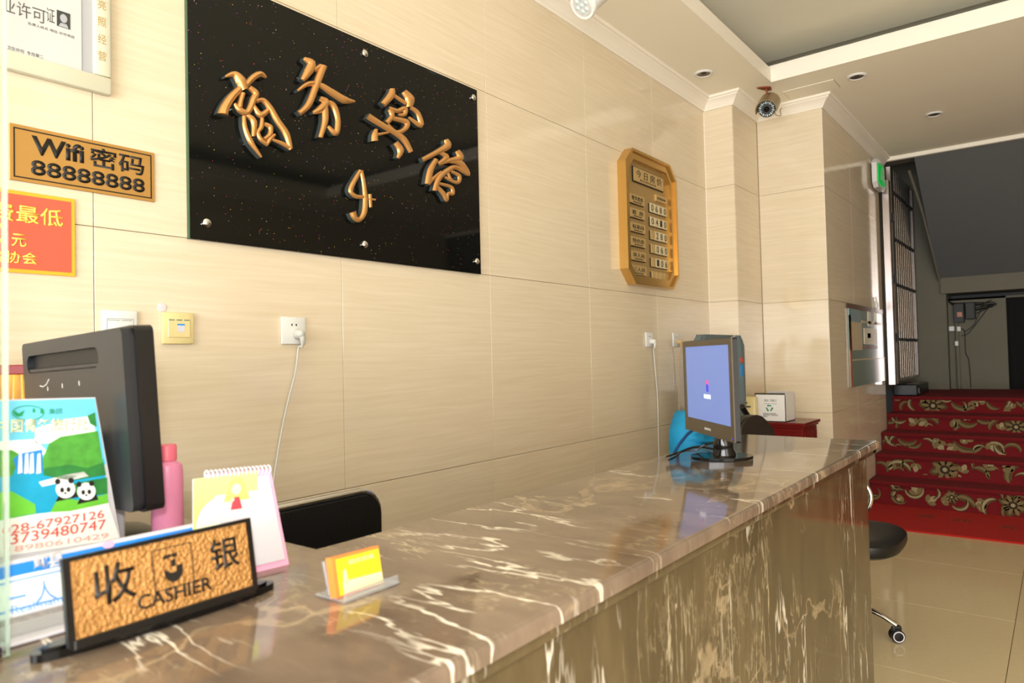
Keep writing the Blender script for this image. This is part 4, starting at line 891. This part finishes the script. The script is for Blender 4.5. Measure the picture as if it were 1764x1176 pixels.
poly('hill', [(74, 818), (76, 806), (120, 800), (150, 806), (178, 796), (182, 818), (120, 828)], 'hill_dark', .0009)
poly('tree', [(150, 716), (163, 710), (166, 735), (155, 730)], 'hill_dark', .0008)
poly('waterfall', [(22, 790), (34, 781), (72, 774), (74, 812), (30, 817)], 'bright_blue', .0009)
for a in (32, 43, 52, 64): poly('waterfall_foam', [(a, 782), (a+5, 780), (a+6, 814), (a-2, 816)], 'notice_white', .0011)
poly('rapids', [(66, 830), (110, 818), (144, 812), (152, 820), (118, 828), (72, 838)], 'notice_white', .0009)
poly('meadow', [(L_, 850), (20, 846), (60, 868), (62, 884), (L_, 902)], 'meadow_print', .0007); poly('meadow', [(86, 882), (100, 856), (140, 862), (184, 850), (186, 866), (120, 880)], 'meadow_print', .0010)
poly('far_shore', [(110, 836), (160, 826), (184, 822), (185, 850), (140, 856), (100, 850)], 'hill_dark', .0007)
for cxp, cyp, s in ((112, 842, 17), (148, 846, 16)):
    poly('panda_body', [(cxp-s, cyp+32-s*.6), (cxp-s*.5, cyp+s*.4), (cxp+s, cyp+s*.2), (cxp+s*1.3, cyp+24-s*.6)], 'print_black', .0013)
    poly('panda_head', ell(cxp, cyp, s, s*.95, 18), 'notice_white', .0016)
    for dx_, dy_ in ((-.8, -.75), (.55, -.85)): poly('panda_ear', ell(cxp+dx_*s, cyp+dy_*s, s*.28, s*.3, 10), 'print_black', .0019)
    for dx_, dy_ in ((-.35, .1), (.3, .05)): poly('panda_eye', ell(cxp+dx_*s, cyp+dy_*s, s*.20, s*.26, 10), 'print_black', .0019)
    poly('panda_nose', ell(cxp-.02*s, cyp+.42*s, s*.14, s*.1, 8), 'print_black', .0019)
poly('print_margin', [(L_, 902), (62, 885), (120, 878), (186, 866), (206, 928), (L_, 964)], 'notice_white', .0006)
bm = BM(); o1 = [T_(*p) for p in ell(48, 711, 28, 13, 28)]; o2 = [T_(*p) for p in ell(48, 711, 26.5, 11.5, 28)]; ring_prism(bm, o1, o2, .0008, .0012); ob('logo_ring', bm, 'logo_green', t)
poly('logo_tick', [(22, 706), (32, 712), (42, 706), (38, 716), (30, 718), (24, 714)], 'logo_green', .0008); poly('logo_tick', ell(58, 707, 2.5, 4, 8), 'logo_green', .0008); poly('logo_tick', ell(72, 708, 3, 5, 8), 'logo_green', .0008)
def tl(s, a, b, c_, d_, m, bold=.0, z=.0012):   # baseline-left px, baseline-right px, top px
    p0 = Vector((*T_(*a), 0)); p1 = Vector((*T_(*b), 0)); hgt = (Vector((*T_(*c_), 0))-p0).length
    o = text('lettering', s, m, t, 0, 0, (p1-p0).length, hgt, 0, .0004, bold=bold)
    if o: o.matrix_local = Matrix.Translation((p0.x, p0.y, z)) @ Matrix.Rotation(math.atan2(p1.y-p0.y, p1.x-p0.x), 4, 'Z')
tl('集团', (84, 713), (106, 712), (84, 704), 0, 'logo_green')
tl('中国青年旅行社', (-6, 746), (150, 741), (-6, 722), 0, 'cream_ink', .02, .0012)
tl('028-67927126', (2, 922), (179, 891), (2, 907), 0, 'red_ink', .0); tl('13739480747', (4, 940), (182, 910), (4, 922), 0, 'red_ink', .0); tl('18980610429', (12, 952), (186, 926), (12, 942), 0, 'red_ink_pale', .0)

# frosted plastic holder behind the card
p = hz(196, 930, CT); t = thing('plastic_holder', 'frosted white plastic holder standing right behind the travel card', 'holder', (p.x-.035, p.y-.03, CT+.0005))
h_ = .085
bm = BM(); ring_prism(bm, rrect(-.045, -.03, .030, .03, .004, 3), rrect(-.043, -.028, .028, .028, .003, 3), 0.0, h_); box(bm, (-.044, -.029, .0005), (.029, .029, .002)); ob('tray', bm, 'frosted', t) if 'frosted' in MATS else ob('tray', bm, mat('frosted', (232, 234, 240), .5, trans=.5), t)

# pink bottle
p = hd(288, 830, 1.23); t = thing('pink_bottle', 'pink plastic bottle with coral cap behind the near monitor', 'bottle', (p.x, p.y, CT+.0005))
zt = hd(288, 766, 1.23).z-CT; zc = hd(288, 793, 1.23).z-CT; R_ = .026
bm = BM(); lathe(bm, [(R_*.92, 0), (R_, .006), (R_, zc-.02), (R_*.92, zc-.008), (R_*.55, zc-.001), (R_*.5, zc)], 32); ob('bottle_body', bm, 'pink', t, smooth=True)
bm = BM(); lathe(bm, [(R_*.62, zc), (R_*.62, zt-.003), (R_*.56, zt)], 28); ob('cap', bm, 'pink_cap', t, smooth=True)

# tent desk calendar
A0 = hz(345, 1010, CT+.0005); A1 = hz(443, 981, CT+.0005); B1 = hz(498, 971, CT+.0005)
ux = Vector((1, -.10, 0)).normalized(); wT = .096
A1 = hz(443, 981, CT+.0005); A0 = A1-ux*wT; depth = (B1-A1)
dd = Vector((depth.x, depth.y, 0)); 
apx = onplane(455, 808, frame(A1+dd*.42, ux, Vector((0, 0, 1))).inverted(), frame(A1+dd*.42, ux, Vector((0, 0, 1))))
hT = apx.y
t = thing('desk_calendar', 'pink tent shaped desk calendar with pale green girl picture and white spiral', 'calendar', (A0.x, A0.y, CT))
apR = A1+dd*.45+Vector((0, 0, hT)); apL = apR-ux*wT*1.0+Vector((0, 0, .004)); B0 = B1-ux*wT
inv = t.matrix_world.inverted()
def panel(nm, a, b, c, d, m, th=.0018):
    bm = BM(); n = (b-a).cross(d-a).normalized()*th; V1 = [bm.verts.new(inv @ v) for v in (a, b, c, d)]; V2 = [bm.verts.new(inv @ (v+n)) for v in (a, b, c, d)]
    bm.faces.new(V1[::-1]); bm.faces.new(V2)
    for i in range(4): bm.faces.new((V1[i], V1[(i+1) % 4], V2[(i+1) % 4], V2[i]))
    return ob(nm, bm, m, t)
panel('front_board', A0, A1, apR, apL, 'pink_card'); panel('rear_board', B1, B0, apL, apR, 'pink_card'); panel('bottom_board', A0, A1, B1, B0, 'pink_card')
def inset(a, b, c, d, n): 
    k = .13; g = (a+b+c+d)/4; return [q+(g-q)*k+n for q in (a, b, c, d)]
m_in = -(apR-A1).cross(Vector((1, 0, 0))).normalized()*.0
nr_ = (B0-B1).cross(apL-B1).normalized(); nr_ = nr_ if nr_.y < 0 else -nr_
panel('inner_liner', *inset(B1, B0, apL, apR, nr_*.0035), 'card_white', .0006); panel('inner_liner', *inset(A0, A1, B1, B0, Vector((0, 0, .0035))), 'card_white', .0006)
up_ = (apR-A1); nf = (A1-A0).cross(apL-A0).normalized()
mf = frame(A0+nf*.0019, A1-A0, apL-A0); hh = up_.length
mf.translation = A0+nf*.0022
mat('lime_page', (206, 234, 130), .5); mat('pale_page', (252, 252, 220), .5); mat('hair_yellow', (240, 210, 110), .5); mat('dress_red', (222, 70, 80), .5); mat('skin', (250, 214, 180), .5)
def cf_(nm, pts, m, z): 
    bm = BM(); prism(bm, pts, z, z+.0003); o = ob(nm, bm, m, t); o.matrix_world = mf
cw_ = wT
bm = BM(); box(bm, (.003, .012, 0), (wT-.002, hh-.001, .003)); o = ob('page_stack', bm, 'card_white', t); o.matrix_world = mf
cf_('page', rrect(.003, .012, wT-.002, hh-.001, .003), 'lime_page', .003); cf_('glow', ell(.040, hh*.52, .034, .040, 26), 'pale_page', .0034); cf_('glow', ell(.063, hh*.66, .020, .034, 24), 'hair_yellow', .0037)
gx, gy_ = .062, hh*.66
cf_('girl_hair', ell(gx, gy_+.030, .011, .013, 18), 'hair_yellow', .0041); cf_('girl_face', ell(gx, gy_+.027, .007, .008, 14), 'skin', .0045); cf_('girl_dress', [(gx-.004, gy_+.016), (gx+.004, gy_+.016), (gx+.011, gy_-.012), (gx-.011, gy_-.012)], 'dress_red', .0045)
cf_('girl_arm', [(gx-.004, gy_+.016), (gx-.012, gy_+.010), (gx-.010, gy_+.007), (gx-.003, gy_+.012)], 'skin', .0047)
for k in range(16):
    bm = BM(); p = apL+(apR-apL)*((k+.5)/16); r = .006
    tube(bm, [inv @ (p+Vector((0, math.cos(2*PI*j/10)*r, math.sin(2*PI*j/10)*r-.001))) for j in range(10)], .0011, 6, closed=True); ob('spiral_ring', bm, 'card_white', t)

# business card holder
C0 = hz(600, 1034, CT+.0005); C1 = hz(684, 1003, CT+.0005); ux = (C1-C0).normalized(); wH = (C1-C0).length; nrm = ux.cross(Vector((0, 0, 1)))
m0 = frame(C0-ux*.004+nrm*-.006, ux, Vector((0, 0, 1))); mi = m0.inverted()
t = thing('card_holder', 'clear acrylic business card holder on the counter in front of the black chair', 'card holder', m0)
bm = BM(); box(bm, (-.008, 0, -.045), (wH+.004, .003, .012), .001, 1); box(bm, (-.006, 0, .009), (wH+.002, .012, .012), .001, 1); box(bm, (-.002, .003, -.026), (wH-.002, .052, -.022), .001, 1, Matrix.Rotation(-.28, 4, 'X')); ob('acrylic_tray', bm, 'clear_plastic', t)
t2 = thing('business_cards', 'stack of yellow business cards with orange edge in the clear holder', 'cards', m0 @ Matrix.Translation((-.006, .0035, -.004)) @ Matrix.Rotation(-.22, 4, 'X') @ Matrix.Rotation(-.03, 4, 'Z'))
mat('card_yellow', (252, 214, 40), .4); mat('card_orange', (246, 130, 60), .4); mat('card_cream', (250, 226, 170), .45)
bm = BM(); box(bm, (0, 0, -.012), (.078, .050, 0)); ob('card_stack', bm, 'card_orange', t2)
flat('card_face', [(.006, .002), (.077, .002), (.077, .046), (.006, .046)], 'card_yellow', t2, .0002); flat('card_footer', [(.012, .002), (.077, .002), (.077, .016), (.012, .018)], 'card_cream', t2, .0006)
text('lettering', '商务宾馆', 'card_cream', t2, .025, .036, .042, .006, .0006, .0003); flat('card_logo', ell(.017, .022, .003, .010, 12), 'card_cream', t2, .0006)

# gold pleated ornament with red top bar at far left
p = hd(20, 640, 1.44)
t = thing('red_gold_ornament', 'gold pleated ornament under a dark red top bar at the far left', 'ornament', (p.x, p.y, CT))
mat('dark_red', (120, 10, 16), .3); mat('gold_foil', (226, 170, 84), .25, .7); mat('bead_red', (220, 40, 40), .4)
top_ = p.z-CT+.006; rtv = Vector((RT.x, RT.y, 0)).normalized(); an = math.atan2(rtv.y, rtv.x)
Rt = Matrix.Rotation(an, 4, 'Z')
bm = BM(); box(bm, (-.14, -.012, top_-.012), (.075, .012, top_+.008), .002, 1, Rt); ob('top_bar', bm, 'dark_red', t)
bm = BM(); box(bm, (-.14, -.010, 0), (.075, .010, .02), .002, 1, Rt); box(bm, (-.136, .004, .02), (-.13, .01, top_-.012), 0, 1, Rt); box(bm, (.066, .004, .02), (.072, .01, top_-.012), 0, 1, Rt); ob('stand', bm, 'dark_red', t)
for k in range(12):
    xa = -.13+k*.0165; xb = -.10+(k-3)*.0125
    bm = BM(); v = [Vector((xa, 0, top_-.012)), Vector((xa+.008, -.007, top_-.012)), Vector((xa+.0165, 0, top_-.012)), Vector((xa+.0165-(k-8)*-.004, 0, top_-.10)), Vector((xa+.008-(k-8)*-.004, -.007, top_-.10)), Vector((xa-(k-8)*-.004, 0, top_-.10))]
    vs = [bm.verts.new(Rt @ q) for q in v]; bm.faces.new((vs[0], vs[1], vs[4], vs[5])); bm.faces.new((vs[1], vs[2], vs[3], vs[4])); ob('gold_pleat', bm, 'gold_foil', t)
for k in range(9):
    bm = BM(); bmesh.ops.create_icosphere(bm, subdivisions=1, radius=.0035, matrix=Rt @ Matrix.Translation((-.09+k*.017, -.012, top_-.073))); ob('red_bead', bm, 'bead_red', t)

# upright glass screen at the far left
p = hz(15, 1128, CT+.0005)
t = thing('glass_screen', 'upright clear glass screen with pale edge at the far left of the counter', 'glass screen', (p.x, p.y, CT))
bm = BM(); box(bm, (-.62, -.004, .001), (-.004, .004, 1.25), 0); ob('pane', bm, 'glass_pane', t)
bm = BM(); box(bm, (-.0038, -.004, .001), (.0, .004, 1.25)); ob('polished_edge', bm, 'glass_edge', t)
bm = BM(); lathe(bm, [(.008, 0), (.008, .012), (.006, .015)], 16, Matrix.Translation((-.014, -.006, .001))); ob('clip', bm, 'chrome', t, smooth=True)

# ================================================================== CHAIRS BEHIND THE COUNTER
cy = -.60
a = hy(478, 858, cy); b = hy(625, 845, cy); c = hy(661, 915, cy)
topz = b.z; xr = hy(650, 880, cy).x+.004; xl = xr-.46
t = thing('staff_chair', 'black padded chair with chrome tube frame tucked behind the counter', 'chair', ((xl+xr)/2, cy, 0))
ti = t.matrix_world.inverted(); hw = .22
mL = Matrix(((1, 0, 0, 0), (0, .16, -1, 0), (0, 1, .16, 0), (0, 0, 0, 1)))
tz = topz
bm = BM(); prism(bm, rrect(-hw, .50, hw, tz-.008, .05), -.015, .02, Matrix(((1, 0, 0, 0), (0, 0, -1, 0), (0, 1, 0, 0), (0, 0, 0, 1)))); ob('backrest', bm, 'leather', t, smooth=True)
fr = rrect(-hw-.008, .40, hw+.008, tz, .058, 6); arc = [(x, z) for x, z in fr if z > .45]
pts = [(hw+.008, 0, .42)]+[(x, 0, z) for x, z in arc]+[(-hw-.008, 0, .42)]
bm = BM(); tube(bm, pts, .009, 10); ob('back_frame', bm, 'chrome', t, smooth=True)
bm = BM(); box(bm, (-hw, .02, .42), (hw, .46, .48), .02, 3); ob('seat', bm, 'leather', t, smooth=True)
for s in (-1, 1):
    bm = BM(); x = s*(hw+.008); tube(bm, smoothpts([(x, 0, .43), (x, .40, .41), (x, .44, .36), (x, .44, .05), (x, .40, .012), (x, .0, .012)], 4), .0105, 8); ob('leg', bm, 'chrome', t, smooth=True)
# high-back grey chair behind the far monitor
YH = -.34; p = hy(1240, 577, YH); w2 = hy(1276, 620, YH).x-hy(1203, 620, YH).x
t = thing('high_back_chair', 'tall grey office chair back showing above and beside the far monitor', 'chair', (hy(1240, 600, YH).x, YH, 0))
RX = Matrix(((1, 0, 0, 0), (0, 0, -1, 0), (0, 1, 0, 0), (0, 0, 0, 1)))
hw = w2/2; tz = p.z
bm = BM(); prism(bm, rrect(-hw, .62, hw, tz, .06), -.03, .03, RX); bmesh.ops.bevel(bm, geom=[e for e in bm.edges if abs(abs(e.verts[0].co.y)-.03) < 1e-4 and abs(e.verts[0].co.y-e.verts[1].co.y) < 1e-5], offset=.015, segments=2, affect='EDGES'); ob('backrest', bm, 'chair_grey', t, smooth=True)
bm = BM(); box(bm, (-.22, -.44, .44), (.22, -.03, .53), .03, 3); ob('seat', bm, 'chair_grey', t, smooth=True)
bm = BM(); tube(bm, [(0, -.2, .10), (0, -.2, .44)], .03, 14); box(bm, (-.04, .03, .45), (.04, .045, .80), .005, 1); ob('column', bm, 'black', t)
for k in range(5):
    a = 2*PI*k/5+.3; bm = BM(); d = Vector((math.cos(a), math.sin(a), 0)); tube(bm, [Vector((0, -.2, .11)), Vector((0, -.2, .07))+d*.21], [.022, .014], 8); ob('base_arm', bm, 'black', t)
    bm = BM(); lathe(bm, [(.026, -.012), (.028, 0), (.026, .012)], 16, Matrix.Translation(Vector((0, -.2, .03))+d*.21) @ Matrix.Rotation(PI/2, 4, 'X')); ob('caster', bm, 'black', t)
cp_ = hy(1276, 655, YH-.075)
mat('plastic_wrap', (150, 176, 184), .1, trans=.4); mat('toy_red', (220, 80, 50), .5)
t = thing('hanging_bag', 'translucent grey plastic bag with red and blue print hanging beside the tall chair back', 'bag', (cp_.x, cp_.y, cp_.z))
bm = BM(); pts = [(-.09, .22), (.0, .24), (.03, .19), (.02, .12), (.045, .08), (.03, .02), (.04, -.06), (.07, -.10), (.03, -.13), (-.04, -.12), (-.09, -.08)]; RX = RX @ Matrix.Scale(1.15, 4)
prism(bm, [(x, z) for x, z in pts], -.03, .0, RX); bmesh.ops.bevel(bm, geom=bm.edges[:], offset=.008, segments=2, affect='EDGES'); ob('bag_body', bm, 'plastic_wrap', t, smooth=True)
bm = BM(); prism(bm, [(0, .10), (.03, .09), (.028, .12), (.005, .12)], .001, .004, RX); ob('red_print', bm, 'toy_red', t); bm = BM(); prism(bm, [(0, .02), (.035, .03), (.032, .085), (.002, .08)], .001, .004, RX); ob('blue_print', bm, 'bright_blue', t)
RX = Matrix(((1, 0, 0, 0), (0, 0, -1, 0), (0, 1, 0, 0), (0, 0, 0, 1)))
# blue jacket slung on the counter's inner side
Y = -.90
t = thing('blue_jacket', 'bright blue jacket bundled behind the counter below the far monitor', 'jacket', hy(1200, 790, Y))
ti = t.matrix_world.inverted()
edge = [(1184, 808), (1176, 778), (1176, 745), (1181, 722), (1189, 707), (1205, 712), (1225, 722), (1242, 735), (1248, 760), (1240, 800)]
bm = BM(); P_ = [ti @ hy(*e, Y) for e in edge]; cen = sum(P_, Vector())/len(P_)
rings = []
for k, (s, d) in enumerate(((1, .0), (.97, -.03), (.78, -.055), (.55, -.05), (.3, -.065), (.05, -.06))):
    rings.append([bm.verts.new(cen+(q-cen)*s+Vector((0, d+.012*math.sin(i*2.1+k*1.7)*(k > 0), .008*math.sin(i*1.3+k)*(0 < k < 5)))) for i, q in enumerate(smoothpts(P_, 4, True))])
for a, b in zip(rings, rings[1:]):
    n = len(a)
    for i in range(n): bm.faces.new((a[i], a[(i+1) % n], b[(i+1) % n], b[i]))
bm.faces.new(rings[-1]); back = [bm.verts.new(v.co+Vector((0, .05, 0))) for v in rings[0]]; n = len(back)
for i in range(n): bm.faces.new((back[i], back[(i+1) % n], rings[0][(i+1) % n], rings[0][i]))
bm.faces.new(back[::-1]); ob('cloth', bm, 'blue_cloth', t, smooth=2)
bm = BM(); tube(bm, [ti @ hy(*e, Y-.07) for e in smoothpts2] if 0 else [(ti @ hy(x, y, Y-.062)) for x, y in ((1160, 782), (1170, 765), (1184, 748), (1200, 735))], .005, 6); ob('seam_fold', bm, 'blue_dark', t)
bm = BM(); tube(bm, [(ti @ hy(x, y, Y-.062)) for x, y in ((1246, 758), (1225, 768), (1200, 776), (1170, 783), (1156, 788))], .006, 6); ob('piping', bm, 'black', t)

# black low-back chair beside the cabinet
t = thing('black_armchair', 'black curved chair back with upright armrest left of the white box', 'chair', (hy(1303, 740, -.7).x, -.62, 0))
ti = t.matrix_world.inverted()
def sh(pxs, y, th, m, nm, bev=.02):
    bm = BM(); P_ = [ti @ hy(a, b, y) for a, b in pxs]; prism(bm, [(q.x, q.z) for q in P_], -P_[0].y-th/2, -P_[0].y+th/2, RX)
    if bev: bmesh.ops.bevel(bm, geom=bm.edges[:], offset=bev, segments=2, affect='EDGES')
    return ob(nm, bm, m, t, smooth=True)
mat('worn_leather', (44, 42, 38), .5, bump=(60, .2))
sh([(1262, 800), (1268, 735), (1274, 722), (1283, 717), (1296, 714), (1308, 716), (1318, 726), (1324, 738), (1330, 754), (1336, 800)], -.72, .05, 'worn_leather', 'backrest', .012)
bm = BM(); tube(bm, [ti @ hy(1278, 700, -.66), ti @ hy(1283, 708, -.66), ti @ hy(1292, 722, -.66), ti @ hy(1296, 760, -.66)], .014, 10); ob('armrest', bm, 'black', t, smooth=True)
c_ = ti @ hy(1300, 790, -.72); bm = BM(); box(bm, (c_.x-.20, -.05, .42), (c_.x+.10, .26, .49), .02, 2); ob('seat', bm, 'worn_leather', t)
for sx_ in (-.18, .08):
    for sy_ in (-.02, .23):
        bm = BM(); tube(bm, [(c_.x+sx_, sy_, .42), (c_.x+sx_, sy_, .001)], .013, 8); ob('leg', bm, 'chrome', t)

# red wood cabinet, cream box, white carton
XB = 4.62
a = hx(1300, 724, XB); 
ctop = hx(1340, 727, XB).z
cabL, cabR = hx(1296, 730, XB).y, hx(1368, 730, XB).y
t = thing('red_wood_cabinet', 'dark red lacquered wood cabinet with carved grille side behind the counter', 'cabinet', (XB, (cabL+cabR)/2, 0))
dp = .33; W2 = cabL-cabR+.1; hz_ = ctop
bm = BM(); box(bm, (0, -W2/2, .06), (dp, W2/2, hz_-.035), .004, 1); ob('body', bm, 'red_wood', t)
bm = BM(); box(bm, (-.02, -W2/2-.02, hz_-.02), (dp+.02, W2/2+.02, hz_), .004, 1); box(bm, (-.01, -W2/2-.01, hz_-.036), (dp+.01, W2/2+.01, hz_-.018), .004, 1); ob('cornice', bm, 'red_wood', t)
bm = BM(); box(bm, (-.006, -W2/2+.03, hz_-.13), (.002, W2/2-.03, hz_-.06), .003, 1); ob('drawer', bm, 'red_wood', t)
for k in range(6):
    bm = BM(); x = .03+k*.05; box(bm, (x, -W2/2-.008, .12), (x+.022, -W2/2+.001, hz_-.06), .002, 1); ob('slat', bm, 'red_wood', t)
for sx_ in (.02, dp-.05):
    for sy_ in (-W2/2+.01, W2/2-.04): bm = BM(); box(bm, (sx_, sy_, 0), (sx_+.03, sy_+.03, .06)); ob('foot', bm, 'red_wood', t)
# carton
fl_ = hx(1302, 723, XB+.02); fr_ = hx(1354, 725, XB+.02); tpz = hx(1300, 679, XB+.02).z
bw = abs(fl_.y-fr_.y); bh = tpz-ctop-.002; 
mat('carton_white', (232, 230, 226), .6); mat('carton_inner', (70, 56, 44), .8); mat('recycle_green', (30, 130, 90), .5)
y0c = fr_.y
t = thing('white_carton', 'white cardboard carton with green recycling symbol on the red cabinet', 'box', frame((XB+.02, fl_.y, ctop+.0008), (0, -1, 0), (0, 0, 1)))
db = .20
bm = BM()
for bx in (((0, 0, -db), (.004, bh, 0)), ((bw-.004, 0, -db), (bw, bh, 0)), ((0, 0, -.004), (bw, bh, 0)), ((0, 0, -db), (bw, bh, -db+.004)), ((0, 0, -db), (bw, .004, 0))): box(bm, *bx)
ob('carton_body', bm, 'carton_white', t)
bm = BM(); box(bm, (.005, bh*.55, -db+.005), (bw-.005, bh*.56, -.005)); ob('contents', bm, 'carton_inner', t)
bm = BM(); box(bm, (-.004, bh, -.03), (bw*.95, bh+.009, -.001), .001, 1); ob('open_edge', bm, 'carton_inner', t)
bm = BM(); box(bm, (-.006, -.0, -.001), (bw*.80, .002, .025), 0, 1, Matrix.Translation((0, bh, -.03)) @ Matrix.Rotation(.0, 4, 'X')); box(bm, (0, 0, -.11), (.003, .002, 0), 0, 1, Matrix.Translation((0, bh, -.05))); ob('lid_flap', bm, 'carton_inner', t)
bm = BM(); prism(bm, [(0, 0), (bw*.9, 0), (bw*.7, .018), (bw*.1, .012)], 0, .003, Matrix.Translation((.01, bh, -db)) @ Matrix.Rotation(.5, 4, 'X')); ob('lid_flap', bm, 'carton_white', t)
bm = BM(); prism(bm, [(0, 0), (db, 0), (db-.02, .02), (.03, .012)], 0, .003, Matrix.Translation((bw, bh, -db)) @ Matrix.Rotation(-PI/2, 4, 'Y')); ob('lid_flap', bm, 'carton_white', t)
text('lettering', '维氏 节能灯', 'ink_grey', t, bw*.30, bh*.74, bw*.42, bh*.09, .0003, .0006); text('lettering', 'NO.8A-T8-500', 'ink_grey', t, bw*.30, bh*.65, bw*.42, bh*.03, .0003, .0006)
text('lettering', '此箱采用再生环保纸板制作\n请勿随意丢弃 小心轻放 易碎品\n谢谢合作', 'ink_grey', t, bw*.25, bh*.16, bw*.5, bh*.16, .0003, .0006)
for k in range(3):
    a = PI/2+k*2*PI/3; c0_ = (bw*.47+.016*math.cos(a), bh*.50+.016*math.sin(a))
    pt = [(-.013, -.004), (.006, -.004), (.006, -.009), (.016, .0), (.006, .009), (.006, .004), (-.013, .004)]
    an = a+PI/2; flat('recycling_arrow', [(c0_[0]+x*math.cos(an)-y*math.sin(an), c0_[1]+x*math.sin(an)+y*math.cos(an)) for x, y in pt], 'recycle_green', t, .0003, .0006+.0002*k)
# cream appliance
t = thing('cream_box', 'cream coloured appliance box beside the white carton behind the chair', 'box', (4.52, hx(1273, 700, 4.52).y, 0))
za, zb = hx(1288, 724, 4.52).z, hx(1288, 683, 4.52).z; yw = hx(1273, 700, 4.52).y-hx(1301, 700, 4.52).y
bm = BM(); box(bm, (0, -yw, 0), (.06, .0, zb), .01, 2); ob('casing', bm, 'cream_plastic', t, smooth=True); 
bm = BM(); box(bm, (-.003, -yw+.03, zb-.07), (.001, -.02, zb-.06)); box(bm, (-.003, -yw+.05, zb-.045), (.001, -.05, zb-.035)); ob('label_strip', bm, 'ink_grey', t)

# ================================================================== OFFICE CHAIR BEYOND THE COUNTER END
ox, oy = 3.38, -1.07
t = thing('swivel_stool', 'black swivel chair with chrome armrest and casters beyond the counter end', 'chair', (ox, oy, 0))
sz = hd(1520, 905, 2.95).z
sz = .46
bm = BM(); ri = hx(1547, 935, 3.45)
n = 44; rings = []
for (s, z) in ((.86, sz-.075), (.97, sz-.060), (1.0, sz-.040), (.99, sz-.016), (.92, sz-.003), (.70, sz), (.02, sz-.006)):
    row = []
    for k in range(n):
        a = 2*PI*k/n; ex = 2/3.2; row.append(bm.verts.new((-.02+.25*s*math.copysign(abs(math.cos(a))**ex, math.cos(a)), -.09+.225*s*math.copysign(abs(math.sin(a))**ex, math.sin(a)), z)))
    rings.append(row)
for a, b in zip(rings, rings[1:]):
    for k in range(n): bm.faces.new((a[k], a[(k+1) % n], b[(k+1) % n], b[k]))
bm.faces.new(rings[0][::-1]); bm.faces.new(rings[-1]); ob('seat', bm, 'leather', t, smooth=True)
bm = BM(); tube(bm, [(0, 0, .09), (0, 0, .22)], .026, 16); tube(bm, [(0, 0, .22), (0, 0, sz-.07)], .015, 12); ob('gas_lift', bm, 'black', t)
aw = [math.atan2(-1.341-oy, 3.365-ox)+2*PI*k/5 for k in range(5)]
for a in aw:
    d = Vector((math.cos(a), math.sin(a), 0)); r = .272
    bm = BM(); tube(bm, smoothpts([Vector((0, 0, .115)), d*.10+Vector((0, 0, .118)), d*.20+Vector((0, 0, .098)), d*r+Vector((0, 0, .066))], 4), [.020]*4+[.017]*4+[.014]*5, 10); ob('base_arm', bm, 'chrome', t, smooth=True)
    cc = d*r+Vector((0, 0, .028)); ax_ = Matrix.Rotation(a+.6, 4, 'Z')
    bm = BM(); 
    for s in (-1, 1): lathe(bm, [(.008, .004), (.027, .006), (.028, .018), (.024, .022), (.008, .023)] if s > 0 else [(.008, -.004), (.027, -.006), (.028, -.018), (.024, -.022), (.008, -.023)], 20, Matrix.Translation(cc) @ ax_ @ Matrix.Rotation(PI/2, 4, 'X'))
    w_ = ob('caster', bm, 'black', t, smooth=True)
    bm = BM()
    for s in (-.0225, .0225): tube(bm, [(.021*math.cos(2*PI*q/24), .021*math.sin(2*PI*q/24), s) for q in range(24)], .0024, 6, Matrix.Translation(cc) @ ax_ @ Matrix.Rotation(PI/2, 4, 'X'), closed=True)
    ob('caster_rim', bm, 'card_white', w_)
    bm = BM(); box(bm, (-.02, -.013, .014), (.018, .013, .042), .006, 2, Matrix.Translation(cc) @ ax_); ob('caster_fork', bm, 'black', w_)
lp = [hx(1430, 842, 3.42), hx(1462, 830, 3.42), hx(1482, 831, 3.42), hx(1494, 840, 3.42), hx(1500, 856, 3.42), hx(1496, 872, 3.42), hx(1486, 886, 3.42), hx(1470, 900, 3.42), hx(1455, 915, 3.42)]
lp = [q-Vector((ox, oy, 0)) for q in lp]
for off in (0, -.5):
    bm = BM(); tube(bm, [q+Vector((off, 0, 0)) for q in smoothpts(lp, 5)], .0115, 10); ob('armrest', bm, 'chrome', t, smooth=True)
bm = BM(); prism(bm, rrect(-.20, sz+.08, .20, sz+.32, .06), .27, .32, Matrix(((0, 0, -1, 0), (1, 0, 0, 0), (0, 1, 0, 0), (0, 0, 0, 1)))); bmesh.ops.bevel(bm, geom=bm.edges[:], offset=.01, segments=2, affect='EDGES'); ob('backrest', bm, 'leather', t, smooth=True)
bm = BM(); tube(bm, [(-.1, 0, sz-.07), (-.22, 0, sz-.06), (-.26, 0, sz+.1)], .012, 8); ob('back_bracket', bm, 'chrome', t)
